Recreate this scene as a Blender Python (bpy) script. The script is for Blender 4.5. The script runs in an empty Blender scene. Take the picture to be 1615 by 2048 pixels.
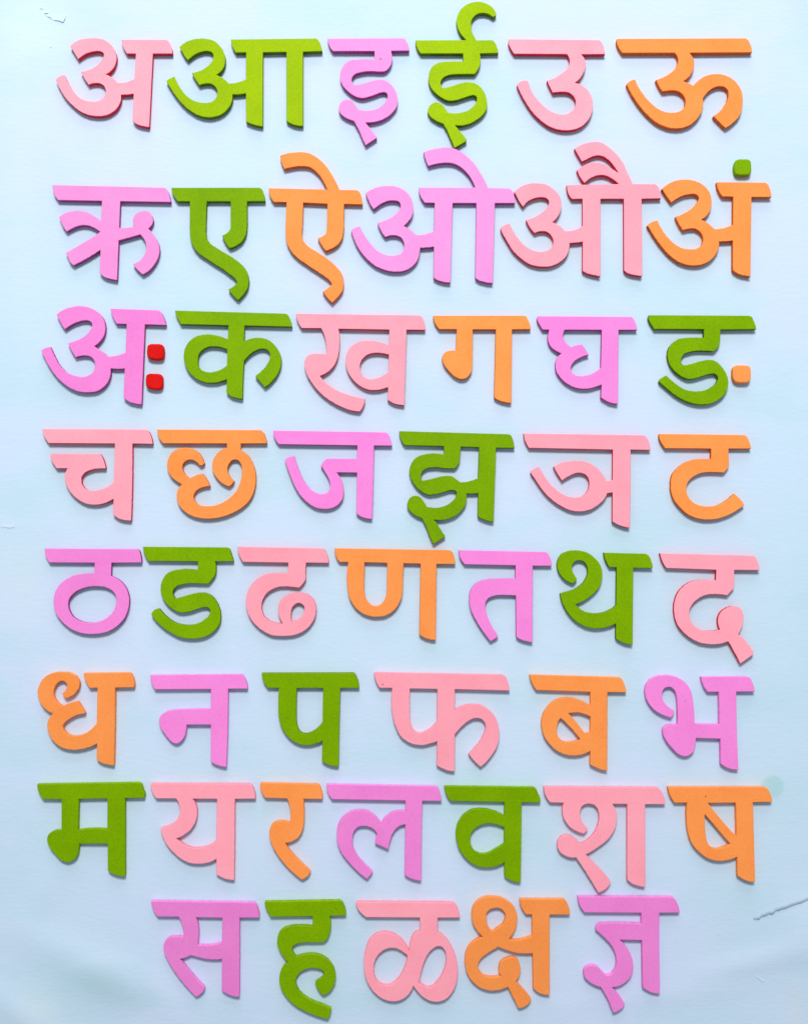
import bpy, bmesh, math, random
from mathutils import Vector, noise
from mathutils.geometry import tessellate_polygon

# ------------------------------------------------------------------ scale
U = 0.00028              # one photo pixel on the paper, in metres
T = 13.0                 # letter thickness in the same pixels (about 3.4 mm)
HC = 2400.0              # camera height in pixels (about 0.67 m)
NX, NY = 780.0, 1120.0   # point of the paper straight below the camera
C = bpy.context.scene.collection

def W(x, y, z=0.0):      # paper pixels -> metres
    return Vector(((x-807.5)*U, (1024.0-y)*U, z*U))

# ------------------------------------------------------------------ camera
cam_d = bpy.data.cameras.new('camera'); cam = bpy.data.objects.new('camera', cam_d); C.objects.link(cam)
cam.location = W(NX, NY, HC)
cam_d.sensor_fit = 'VERTICAL'; cam_d.sensor_height = 24.0
cam_d.lens = 24.0*HC/2048.0
cam_d.shift_x = (807.5-NX)/2048.0
cam_d.shift_y = -(1024.0-NY)/2048.0
cam_d.clip_start = 0.01; cam_d.clip_end = 100
bpy.context.scene.camera = cam

# ------------------------------------------------------------------ light: one soft lamp above the top of the sheet, a window beyond it, dim room
w = bpy.data.worlds.new('World'); bpy.context.scene.world = w; w.use_nodes = True
w.node_tree.nodes['Background'].inputs[0].default_value = (0.80, 0.90, 1.0, 1)
w.node_tree.nodes['Background'].inputs[1].default_value = 0.35

def area(name, loc, aim, sx, sy, power, col):
    d = bpy.data.lights.new(name, 'AREA'); d.shape = 'RECTANGLE'; d.size = sx; d.size_y = sy
    d.energy = power; d.color = col
    o = bpy.data.objects.new(name, d); C.objects.link(o); o.location = loc
    o.rotation_euler = (Vector(aim)-Vector(loc)).to_track_quat('-Z', 'Y').to_euler()
    return o
area('ceiling_lamp', (-0.05, 0.85, 1.35), (0, 0, 0), 0.46, 0.32, 22.5, (1.0, 0.985, 0.96))
area('window_light', (0.0, 2.3, 0.95), (0, 0, 0), 1.9, 1.1, 18, (0.93, 0.97, 1.0))

s = bpy.context.scene
s.view_settings.view_transform = 'Standard'; s.view_settings.look = 'None'
s.view_settings.exposure = 0.0; s.view_settings.gamma = 1.0
s.cycles.max_bounces = 6

# ------------------------------------------------------------------ materials
def nt(m):
    m.use_nodes = True
    return m.node_tree.nodes, m.node_tree.links, m.node_tree.nodes['Principled BSDF']

def srgb(r, g, b):
    f = lambda c: (c/255/12.92 if c/255 <= 0.04045 else ((c/255+0.055)/1.055)**2.4)
    return (f(r), f(g), f(b), 1)

def paint(name, base, deep, grain, rough):
    """brushed-on craft paint over board: faint mottling, orange-peel relief, a few dark pinholes"""
    m = bpy.data.materials.new(name); N, L, P = nt(m)
    g = N.new('ShaderNodeNewGeometry')
    oi = N.new('ShaderNodeObjectInfo')
    n1 = N.new('ShaderNodeTexNoise'); n1.inputs['Scale'].default_value = 55; n1.inputs['Detail'].default_value = 4
    L.new(g.outputs['Position'], n1.inputs['Vector'])
    n2 = N.new('ShaderNodeTexNoise'); n2.inputs['Scale'].default_value = 1500; n2.inputs['Detail'].default_value = 3
    L.new(g.outputs['Position'], n2.inputs['Vector'])
    r1 = N.new('ShaderNodeMapRange'); r1.inputs['From Min'].default_value = 0.35; r1.inputs['From Max'].default_value = 0.72
    r1.inputs['To Min'].default_value = 0.0; r1.inputs['To Max'].default_value = 0.30
    L.new(n1.outputs['Fac'], r1.inputs['Value'])
    r2 = N.new('ShaderNodeMapRange'); r2.inputs['From Min'].default_value = 0.42; r2.inputs['From Max'].default_value = 0.75
    r2.inputs['To Min'].default_value = 0.0; r2.inputs['To Max'].default_value = grain
    L.new(n2.outputs['Fac'], r2.inputs['Value'])
    add = N.new('ShaderNodeMath'); add.operation = 'ADD'; add.use_clamp = True
    L.new(r1.outputs[0], add.inputs[0]); L.new(r2.outputs[0], add.inputs[1])
    mx = N.new('ShaderNodeMix'); mx.data_type = 'RGBA'
    mx.inputs['A'].default_value = base; mx.inputs['B'].default_value = deep
    L.new(add.outputs[0], mx.inputs['Factor'])
    # every piece was painted by hand: a little lighter or deeper than the next
    hs = N.new('ShaderNodeHueSaturation')
    rv = N.new('ShaderNodeMapRange'); rv.inputs['To Min'].default_value = 0.95; rv.inputs['To Max'].default_value = 1.05
    L.new(oi.outputs['Random'], rv.inputs['Value']); L.new(rv.outputs[0], hs.inputs['Value'])
    L.new(mx.outputs['Result'], hs.inputs['Color'])
    # pinholes
    v = N.new('ShaderNodeTexVoronoi'); v.inputs['Scale'].default_value = 95
    L.new(g.outputs['Position'], v.inputs['Vector'])
    hole = N.new('ShaderNodeMapRange'); hole.inputs['From Min'].default_value = 0.04; hole.inputs['From Max'].default_value = 0.06
    hole.inputs['To Min'].default_value = 1; hole.inputs['To Max'].default_value = 0
    L.new(v.outputs['Distance'], hole.inputs['Value'])
    pick = N.new('ShaderNodeMath'); pick.operation = 'GREATER_THAN'; pick.inputs[1].default_value = 0.82
    L.new(v.outputs['Color'], pick.inputs[0])
    hm = N.new('ShaderNodeMath'); hm.operation = 'MULTIPLY'; L.new(hole.outputs[0], hm.inputs[0]); L.new(pick.outputs[0], hm.inputs[1])
    hm2 = N.new('ShaderNodeMath'); hm2.operation = 'MULTIPLY'; hm2.inputs[1].default_value = 0.7; L.new(hm.outputs[0], hm2.inputs[0])
    mh = N.new('ShaderNodeMix'); mh.data_type = 'RGBA'; mh.inputs['B'].default_value = (deep[0]*0.35, deep[1]*0.35, deep[2]*0.35, 1)
    L.new(hm2.outputs[0], mh.inputs['Factor']); L.new(hs.outputs[0], mh.inputs['A'])
    L.new(mh.outputs['Result'], P.inputs['Base Color'])
    P.inputs['Roughness'].default_value = rough
    P.inputs['Specular IOR Level'].default_value = 0.04
    n3 = N.new('ShaderNodeTexNoise'); n3.inputs['Scale'].default_value = 1500; n3.inputs['Detail'].default_value = 2
    L.new(g.outputs['Position'], n3.inputs['Vector'])
    bp = N.new('ShaderNodeBump'); bp.inputs['Strength'].default_value = 0.55; bp.inputs['Distance'].default_value = 0.00016
    L.new(n3.outputs['Fac'], bp.inputs['Height']); L.new(bp.outputs[0], P.inputs['Normal'])
    return m

def edge(name, col, dark):
    """the sawn edge of the board, its colour holding painted light and shade, with saw streaks"""
    m = bpy.data.materials.new(name); N, L, P = nt(m)
    g = N.new('ShaderNodeNewGeometry')
    mp = N.new('ShaderNodeMapping'); mp.inputs['Scale'].default_value = (700, 700, 60)
    L.new(g.outputs['Position'], mp.inputs['Vector'])
    n1 = N.new('ShaderNodeTexNoise'); n1.inputs['Scale'].default_value = 1.0; n1.inputs['Detail'].default_value = 3
    L.new(mp.outputs[0], n1.inputs['Vector'])
    mx = N.new('ShaderNodeMix'); mx.data_type = 'RGBA'; mx.inputs['A'].default_value = col; mx.inputs['B'].default_value = dark
    r1 = N.new('ShaderNodeMapRange'); r1.inputs['From Min'].default_value = 0.4; r1.inputs['From Max'].default_value = 0.7
    r1.inputs['To Max'].default_value = 0.8
    L.new(n1.outputs['Fac'], r1.inputs['Value']); L.new(r1.outputs[0], mx.inputs['Factor'])
    L.new(mx.outputs['Result'], P.inputs['Base Color'])
    P.inputs['Roughness'].default_value = 0.75; P.inputs['Specular IOR Level'].default_value = 0.2
    bp = N.new('ShaderNodeBump'); bp.inputs['Strength'].default_value = 0.6; bp.inputs['Distance'].default_value = 0.0002
    L.new(n1.outputs['Fac'], bp.inputs['Height']); L.new(bp.outputs[0], P.inputs['Normal'])
    return m

# green and purple in two tones, paler on some upper-row letters; limes differ in hue
FACE = {
 'pink':   paint('pink paint',   srgb(255, 166, 181), srgb(248, 140, 159), 0.45, 0.55),
 'green':  paint('leaf green paint', srgb(128, 170, 0), srgb(98, 142, 0), 0.6, 0.50),
 'lime':   paint('lime paint',   srgb(160, 192, 0),   srgb(130, 166, 0),   0.6, 0.50),
 'purple': paint('orchid paint', srgb(243, 138, 212), srgb(228, 112, 196), 0.45, 0.55),
 'lilac':  paint('lilac paint',  srgb(243, 152, 214), srgb(230, 128, 200), 0.45, 0.55),
 'orange': paint('orange paint', srgb(255, 156, 84),  srgb(242, 128, 52),  0.45, 0.55),
 'red':    paint('red paint',    srgb(226, 24, 20),   srgb(160, 6, 12),   0.80, 0.45),
}
OWN = {'aa': 'lime', 'ii': 'lime', 'i': 'lilac', 'ri': 'lilac', 'o': 'lilac'}
EDGE = {  # edge paint deepened: shade of the lower walls put into the colour
 'pink':   edge('pink edge with painted shade', srgb(228, 40, 76), srgb(196, 18, 50)),
 'green':  edge('green edge with painted shade', srgb(92, 122, 0), srgb(62, 90, 0)),
 'purple': edge('purple edge with painted shade', srgb(184, 76, 150), srgb(146, 50, 118)),
 'orange': edge('orange edge with painted shade', srgb(232, 102, 12), srgb(196, 74, 4)),
}
EDGE_LIT = {  # edge paint lightened: light on the upper walls put into the colour
 'pink':   edge('pink edge with painted light', srgb(255, 156, 168), srgb(246, 126, 146)),
 'green':  edge('green edge with painted light', srgb(140, 178, 6), srgb(106, 146, 0)),
 'purple': edge('purple edge with painted light', srgb(240, 148, 212), srgb(220, 120, 192)),
 'orange': edge('orange edge with painted light', srgb(255, 156, 92), srgb(240, 130, 62)),
}
EDGE_DOT = {'green': FACE['green'], 'red': FACE['red'], 'orange': FACE['orange']}
PAPER_A = srgb(203, 218, 241); PAPER_B = srgb(197, 220, 237); PAPER_C = srgb(188, 217, 231); PAPER_D = srgb(212, 222, 244)


def paper_material():
    m = bpy.data.materials.new('pale blue chart paper'); N, L, P = nt(m)
    g = N.new('ShaderNodeNewGeometry')
    def nz(scale, detail=4, stretch=None):
        n = N.new('ShaderNodeTexNoise'); n.inputs['Scale'].default_value = scale; n.inputs['Detail'].default_value = detail
        if stretch:
            mp = N.new('ShaderNodeMapping'); mp.inputs['Scale'].default_value = stretch
            L.new(g.outputs['Position'], mp.inputs['Vector']); L.new(mp.outputs[0], n.inputs['Vector'])
        else:
            L.new(g.outputs['Position'], n.inputs['Vector'])
        return n
    def rng(src, a, b, c, d):
        r = N.new('ShaderNodeMapRange'); r.inputs['From Min'].default_value = a; r.inputs['From Max'].default_value = b
        r.inputs['To Min'].default_value = c; r.inputs['To Max'].default_value = d
        L.new(src, r.inputs['Value']); return r.outputs[0]
    def mix(f, a, b):
        x = N.new('ShaderNodeMix'); x.data_type = 'RGBA'
        L.new(f, x.inputs['Factor'])
        for k, v in (('A', a), ('B', b)):
            if isinstance(v, tuple): x.inputs[k].default_value = v
            else: L.new(v, x.inputs[k])
        return x.outputs['Result']
    base = mix(rng(nz(6.5, 3).outputs['Fac'], 0.38, 0.62, 0, 1), PAPER_A, PAPER_B)
    cyan = mix(rng(nz(11.0, 5, (1, 2.2, 1)).outputs['Fac'], 0.46, 0.68, 0, 0.8), base, PAPER_C)
    fib = mix(rng(nz(260, 3, (0.35, 1.6, 1)).outputs['Fac'], 0.5, 0.8, 0, 0.22), cyan, PAPER_D)
    # old round print showing through near the right edge, and faint yellowish ageing in two corners
    def blob(cx, cy, r0, r1, jitter=0.0, sy=1.0):
        v = W(cx, cy)
        sep = N.new('ShaderNodeVectorMath'); sep.operation = 'SUBTRACT'; sep.inputs[1].default_value = v
        L.new(g.outputs['Position'], sep.inputs[0])
        sc = N.new('ShaderNodeVectorMath'); sc.operation = 'MULTIPLY'; sc.inputs[1].default_value = (1, sy, 0)
        L.new(sep.outputs[0], sc.inputs[0])
        ln = N.new('ShaderNodeVectorMath'); ln.operation = 'LENGTH'; L.new(sc.outputs[0], ln.inputs[0])
        src = ln.outputs['Value']
        if jitter:
            nn = nz(60, 3); a = N.new('ShaderNodeMath'); a.operation = 'MULTIPLY_ADD'
            a.inputs[1].default_value = jitter*U; L.new(nn.outputs['Fac'], a.inputs[0]); L.new(src, a.inputs[2]); src = a.outputs[0]
        return rng(src, r0*U, r1*U, 1, 0)
    def scaled(f, k):
        x = N.new('ShaderNodeMath'); x.operation = 'MULTIPLY'; x.inputs[1].default_value = k; L.new(f, x.inputs[0]); return x.outputs[0]
    c = mix(scaled(blob(1544, 1574, 24, 30, 10), 0.4), fib, srgb(146, 202, 196))
    c = mix(scaled(blob(60, 60, 20, 130, 60), 0.36), c, srgb(222, 240, 226))
    c = mix(scaled(blob(75, 2015, 5, 90, 50), 0.3), c, srgb(222, 226, 214))
    c = mix(scaled(blob(1590, 2020, 5, 60, 50, 0.5), 0.35), c, srgb(226, 220, 208))
    c = mix(scaled(blob(40, 1160, 10, 120, 70, 0.6), 0.30), c, srgb(205, 226, 214))
    c = mix(scaled(blob(215, 1985, 10, 150, 60, 1.7), 0.45), c, srgb(160, 192, 198))  # shade of the bottom-left fold, painted into the paper colour
    c = mix(scaled(blob(1480, 1900, 10, 170, 60, 1.5), 0.15), c, srgb(180, 208, 215))  # faint shade by the bottom-right fold, also painted in
    # lint and pencil dots
    v = N.new('ShaderNodeTexVoronoi'); v.inputs['Scale'].default_value = 62; v.inputs['Randomness'].default_value = 1
    mpv = N.new('ShaderNodeMapping'); mpv.inputs['Scale'].default_value = (1, 1, 0.0)
    L.new(g.outputs['Position'], mpv.inputs['Vector']); L.new(mpv.outputs[0], v.inputs['Vector'])
    spot = rng(v.outputs['Distance'], 0.022, 0.04, 1, 0)
    pk = N.new('ShaderNodeMath'); pk.operation = 'GREATER_THAN'; pk.inputs[1].default_value = 0.955; L.new(v.outputs['Color'], pk.inputs[0])
    ml = N.new('ShaderNodeMath'); ml.operation = 'MULTIPLY'; L.new(spot, ml.inputs[0]); L.new(pk.outputs[0], ml.inputs[1])
    c = mix(scaled(ml.outputs[0], 0.6), c, srgb(70, 85, 105))
    L.new(c, P.inputs['Base Color'])
    P.inputs['Roughness'].default_value = 0.7; P.inputs['Specular IOR Level'].default_value = 0.12
    b1 = nz(420, 4, (0.6, 1.3, 1)); b2 = nz(38, 5)
    a = N.new('ShaderNodeMath'); a.operation = 'MULTIPLY_ADD'; a.inputs[1].default_value = 2.2
    L.new(b2.outputs['Fac'], a.inputs[0]); L.new(b1.outputs['Fac'], a.inputs[2])
    bp = N.new('ShaderNodeBump'); bp.inputs['Strength'].default_value = 0.5; bp.inputs['Distance'].default_value = 0.00022
    L.new(a.outputs[0], bp.inputs['Height']); L.new(bp.outputs[0], P.inputs['Normal'])
    return m
PAPER = paper_material()

# ------------------------------------------------------------------ paper sheet with its gentle waves and torn places
def bump2(x, y, cx, cy, ang, ln, wd, h):
    """a smooth ridge centred on (cx,cy), lying along ang degrees"""
    a = math.radians(ang); dx, dy = x-cx, y-cy
    u = dx*math.cos(a)+dy*math.sin(a); v = -dx*math.sin(a)+dy*math.cos(a)
    return h*math.exp(-(u/ln)**2-(v/wd)**2)

def smooth01(t):
    t = min(1, max(0, t)); return t*t*(3-2*t)

def paper_z(x, y):
    z = 1.6*noise.noise(Vector((x/420, y/420, 3.1)))+0.35*noise.noise(Vector((x/130, y/130, 7.7)))
    # flat where letters lie, waves only towards the border
    e = min(1.0, max(0.0, 1.0-min(x-70, 1560-x, 2010-y, y+60)/110.0))
    z *= 0.25+0.75*smooth01(e)
    k = 0
    k += bump2(x, y, 190, 1935, 25, 170, 40, 5.5)         # lifted fold, bottom left
    k += bump2(x, y, 40, 2030, 42, 80, 34, 6.0)
    k += bump2(x, y, 1500, 1925, -12, 110, 26, 4.5)       # fold, bottom right
    k += bump2(x, y, 1640, 1870, 0, 70, 60, 5.0)
    k += bump2(x, y, 1625, -12, 60, 120, 44, 13.0)          # lifting corner, top right
    k += bump2(x, y, 20, 1050, 5, 60, 7, 0.9)
    k += bump2(x, y, 1330, 1990, -6, 240, 22, 1.6)
    k += bump2(x, y, 110, 1760, -50, 150, 30, 1.4)
    k += bump2(x, y, 1590, 1250, 80, 260, 24, 1.8)
    k += bump2(x, y, 30, 600, 88, 300, 22, 1.6)
    k += bump2(x, y, 800, -120, 0, 900, 60, 3.0)
    return z+k-1.4 if False else z+k

def mesh_obj(name, verts, faces, mats, parent=None):
    me = bpy.data.meshes.new(name); me.from_pydata(verts, [], faces); me.update()
    for m in mats: me.materials.append(m)
    o = bpy.data.objects.new(name, me); C.objects.link(o)
    if parent: o.parent = parent
    return o

STEP = 12
xs = list(range(-1000, 2616+STEP, STEP)); ys = list(range(-1000, 3048+STEP, STEP))
vs = []; fs = []
for y in ys:
    for x in xs: vs.append(W(x, y, paper_z(x, y)-1.0))
nx = len(xs)
for j in range(len(ys)-1):
    for i in range(nx-1):
        a = j*nx+i; fs.append((a, a+nx, a+nx+1, a+1))
sheet = mesh_obj('paper_sheet', vs, fs, [PAPER])
for p in sheet.data.polygons: p.use_smooth = True
sheet['kind'] = 'structure'
sheet['label'] = 'pale blue chart paper the letters lie on, creased and torn at the edges'

def flap(line, depth, h, name='torn_flap', lift=0.0):
    """paper lifted along a jagged tear: rises towards the tear line, then stops in a thin edge"""
    v = []; f = []
    n = len(line)
    for k, (x, y) in enumerate(line):
        e = math.sin(math.pi*k/(n-1))**0.5 if 0 < k < n-1 else 0.0
        b = paper_z(x, y)-1.0
        tx, ty = depth
        for t in (0.0, 0.2, 0.4, 0.6, 0.8, 0.93, 1.0):      # easing up to the lip
            px, py = x+tx*(1-t), y+ty*(1-t)
            v.append(W(px, py, paper_z(px, py)-1.0-0.05+0.1*t+h*e*t*t))
        v.append(W(x, y+0.15, b+h*e*0.6-0.1))
    for k in range(n-1):
        for r in range(7):
            a = k*8+r; q = (k+1)*8+r
            f.append((a, a+1, q+1, q))
    o = mesh_obj(name, v, f, [PAPER], sheet)
    bm = bmesh.new(); bm.from_mesh(o.data); bmesh.ops.recalc_face_normals(bm, faces=bm.faces); bm.to_mesh(o.data); bm.free()
    for k, p in enumerate(o.data.polygons): p.use_smooth = k % 7 != 6
    return o
random.seed(4)
def jag(pts, n, a):
    out = []
    for (x0, y0), (x1, y1) in zip(pts, pts[1:]):
        for k in range(n):
            t = k/n; out.append((x0+(x1-x0)*t+random.uniform(-a, a), y0+(y1-y0)*t+random.uniform(-a, a)))
    out.append(pts[-1]); return out
flap(jag([(1506, 1841), (1516, 1839), (1522, 1834), (1536, 1828), (1544, 1828), (1550, 1822), (1566, 1817), (1580, 1812), (1600, 1806), (1616, 1799), (1640, 1792)], 3, 0.8), (-14, -95), 2.1)
flap(jag([(105, 40), (118, 42), (127, 45), (131, 38), (132, 31)], 2, 0.3), (-8, -16), 2.6)
flap(jag([(88, 27), (93, 27), (98, 26)], 2, 0.3), (0, -7), 2.0)
flap(jag([(93, 32), (101, 35), (105, 40)], 2, 0.3), (4, -7), 2.0)
flap(jag([(79, 19), (84, 17), (88, 19)], 2, 0.2), (0, -5), 1.2)
flap(jag([(99, 95), (104, 94)], 2, 0.2), (0, -4), 1.2)
flap(jag([(0, 1056), (14, 1055), (22, 1056), (30, 1054)], 3, 0.4), (0, -8), 1.1)
flap(jag([(1509, 1952), (1518, 1959), (1528, 1966)], 3, 0.4), (3, -6), 1.0)

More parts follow.
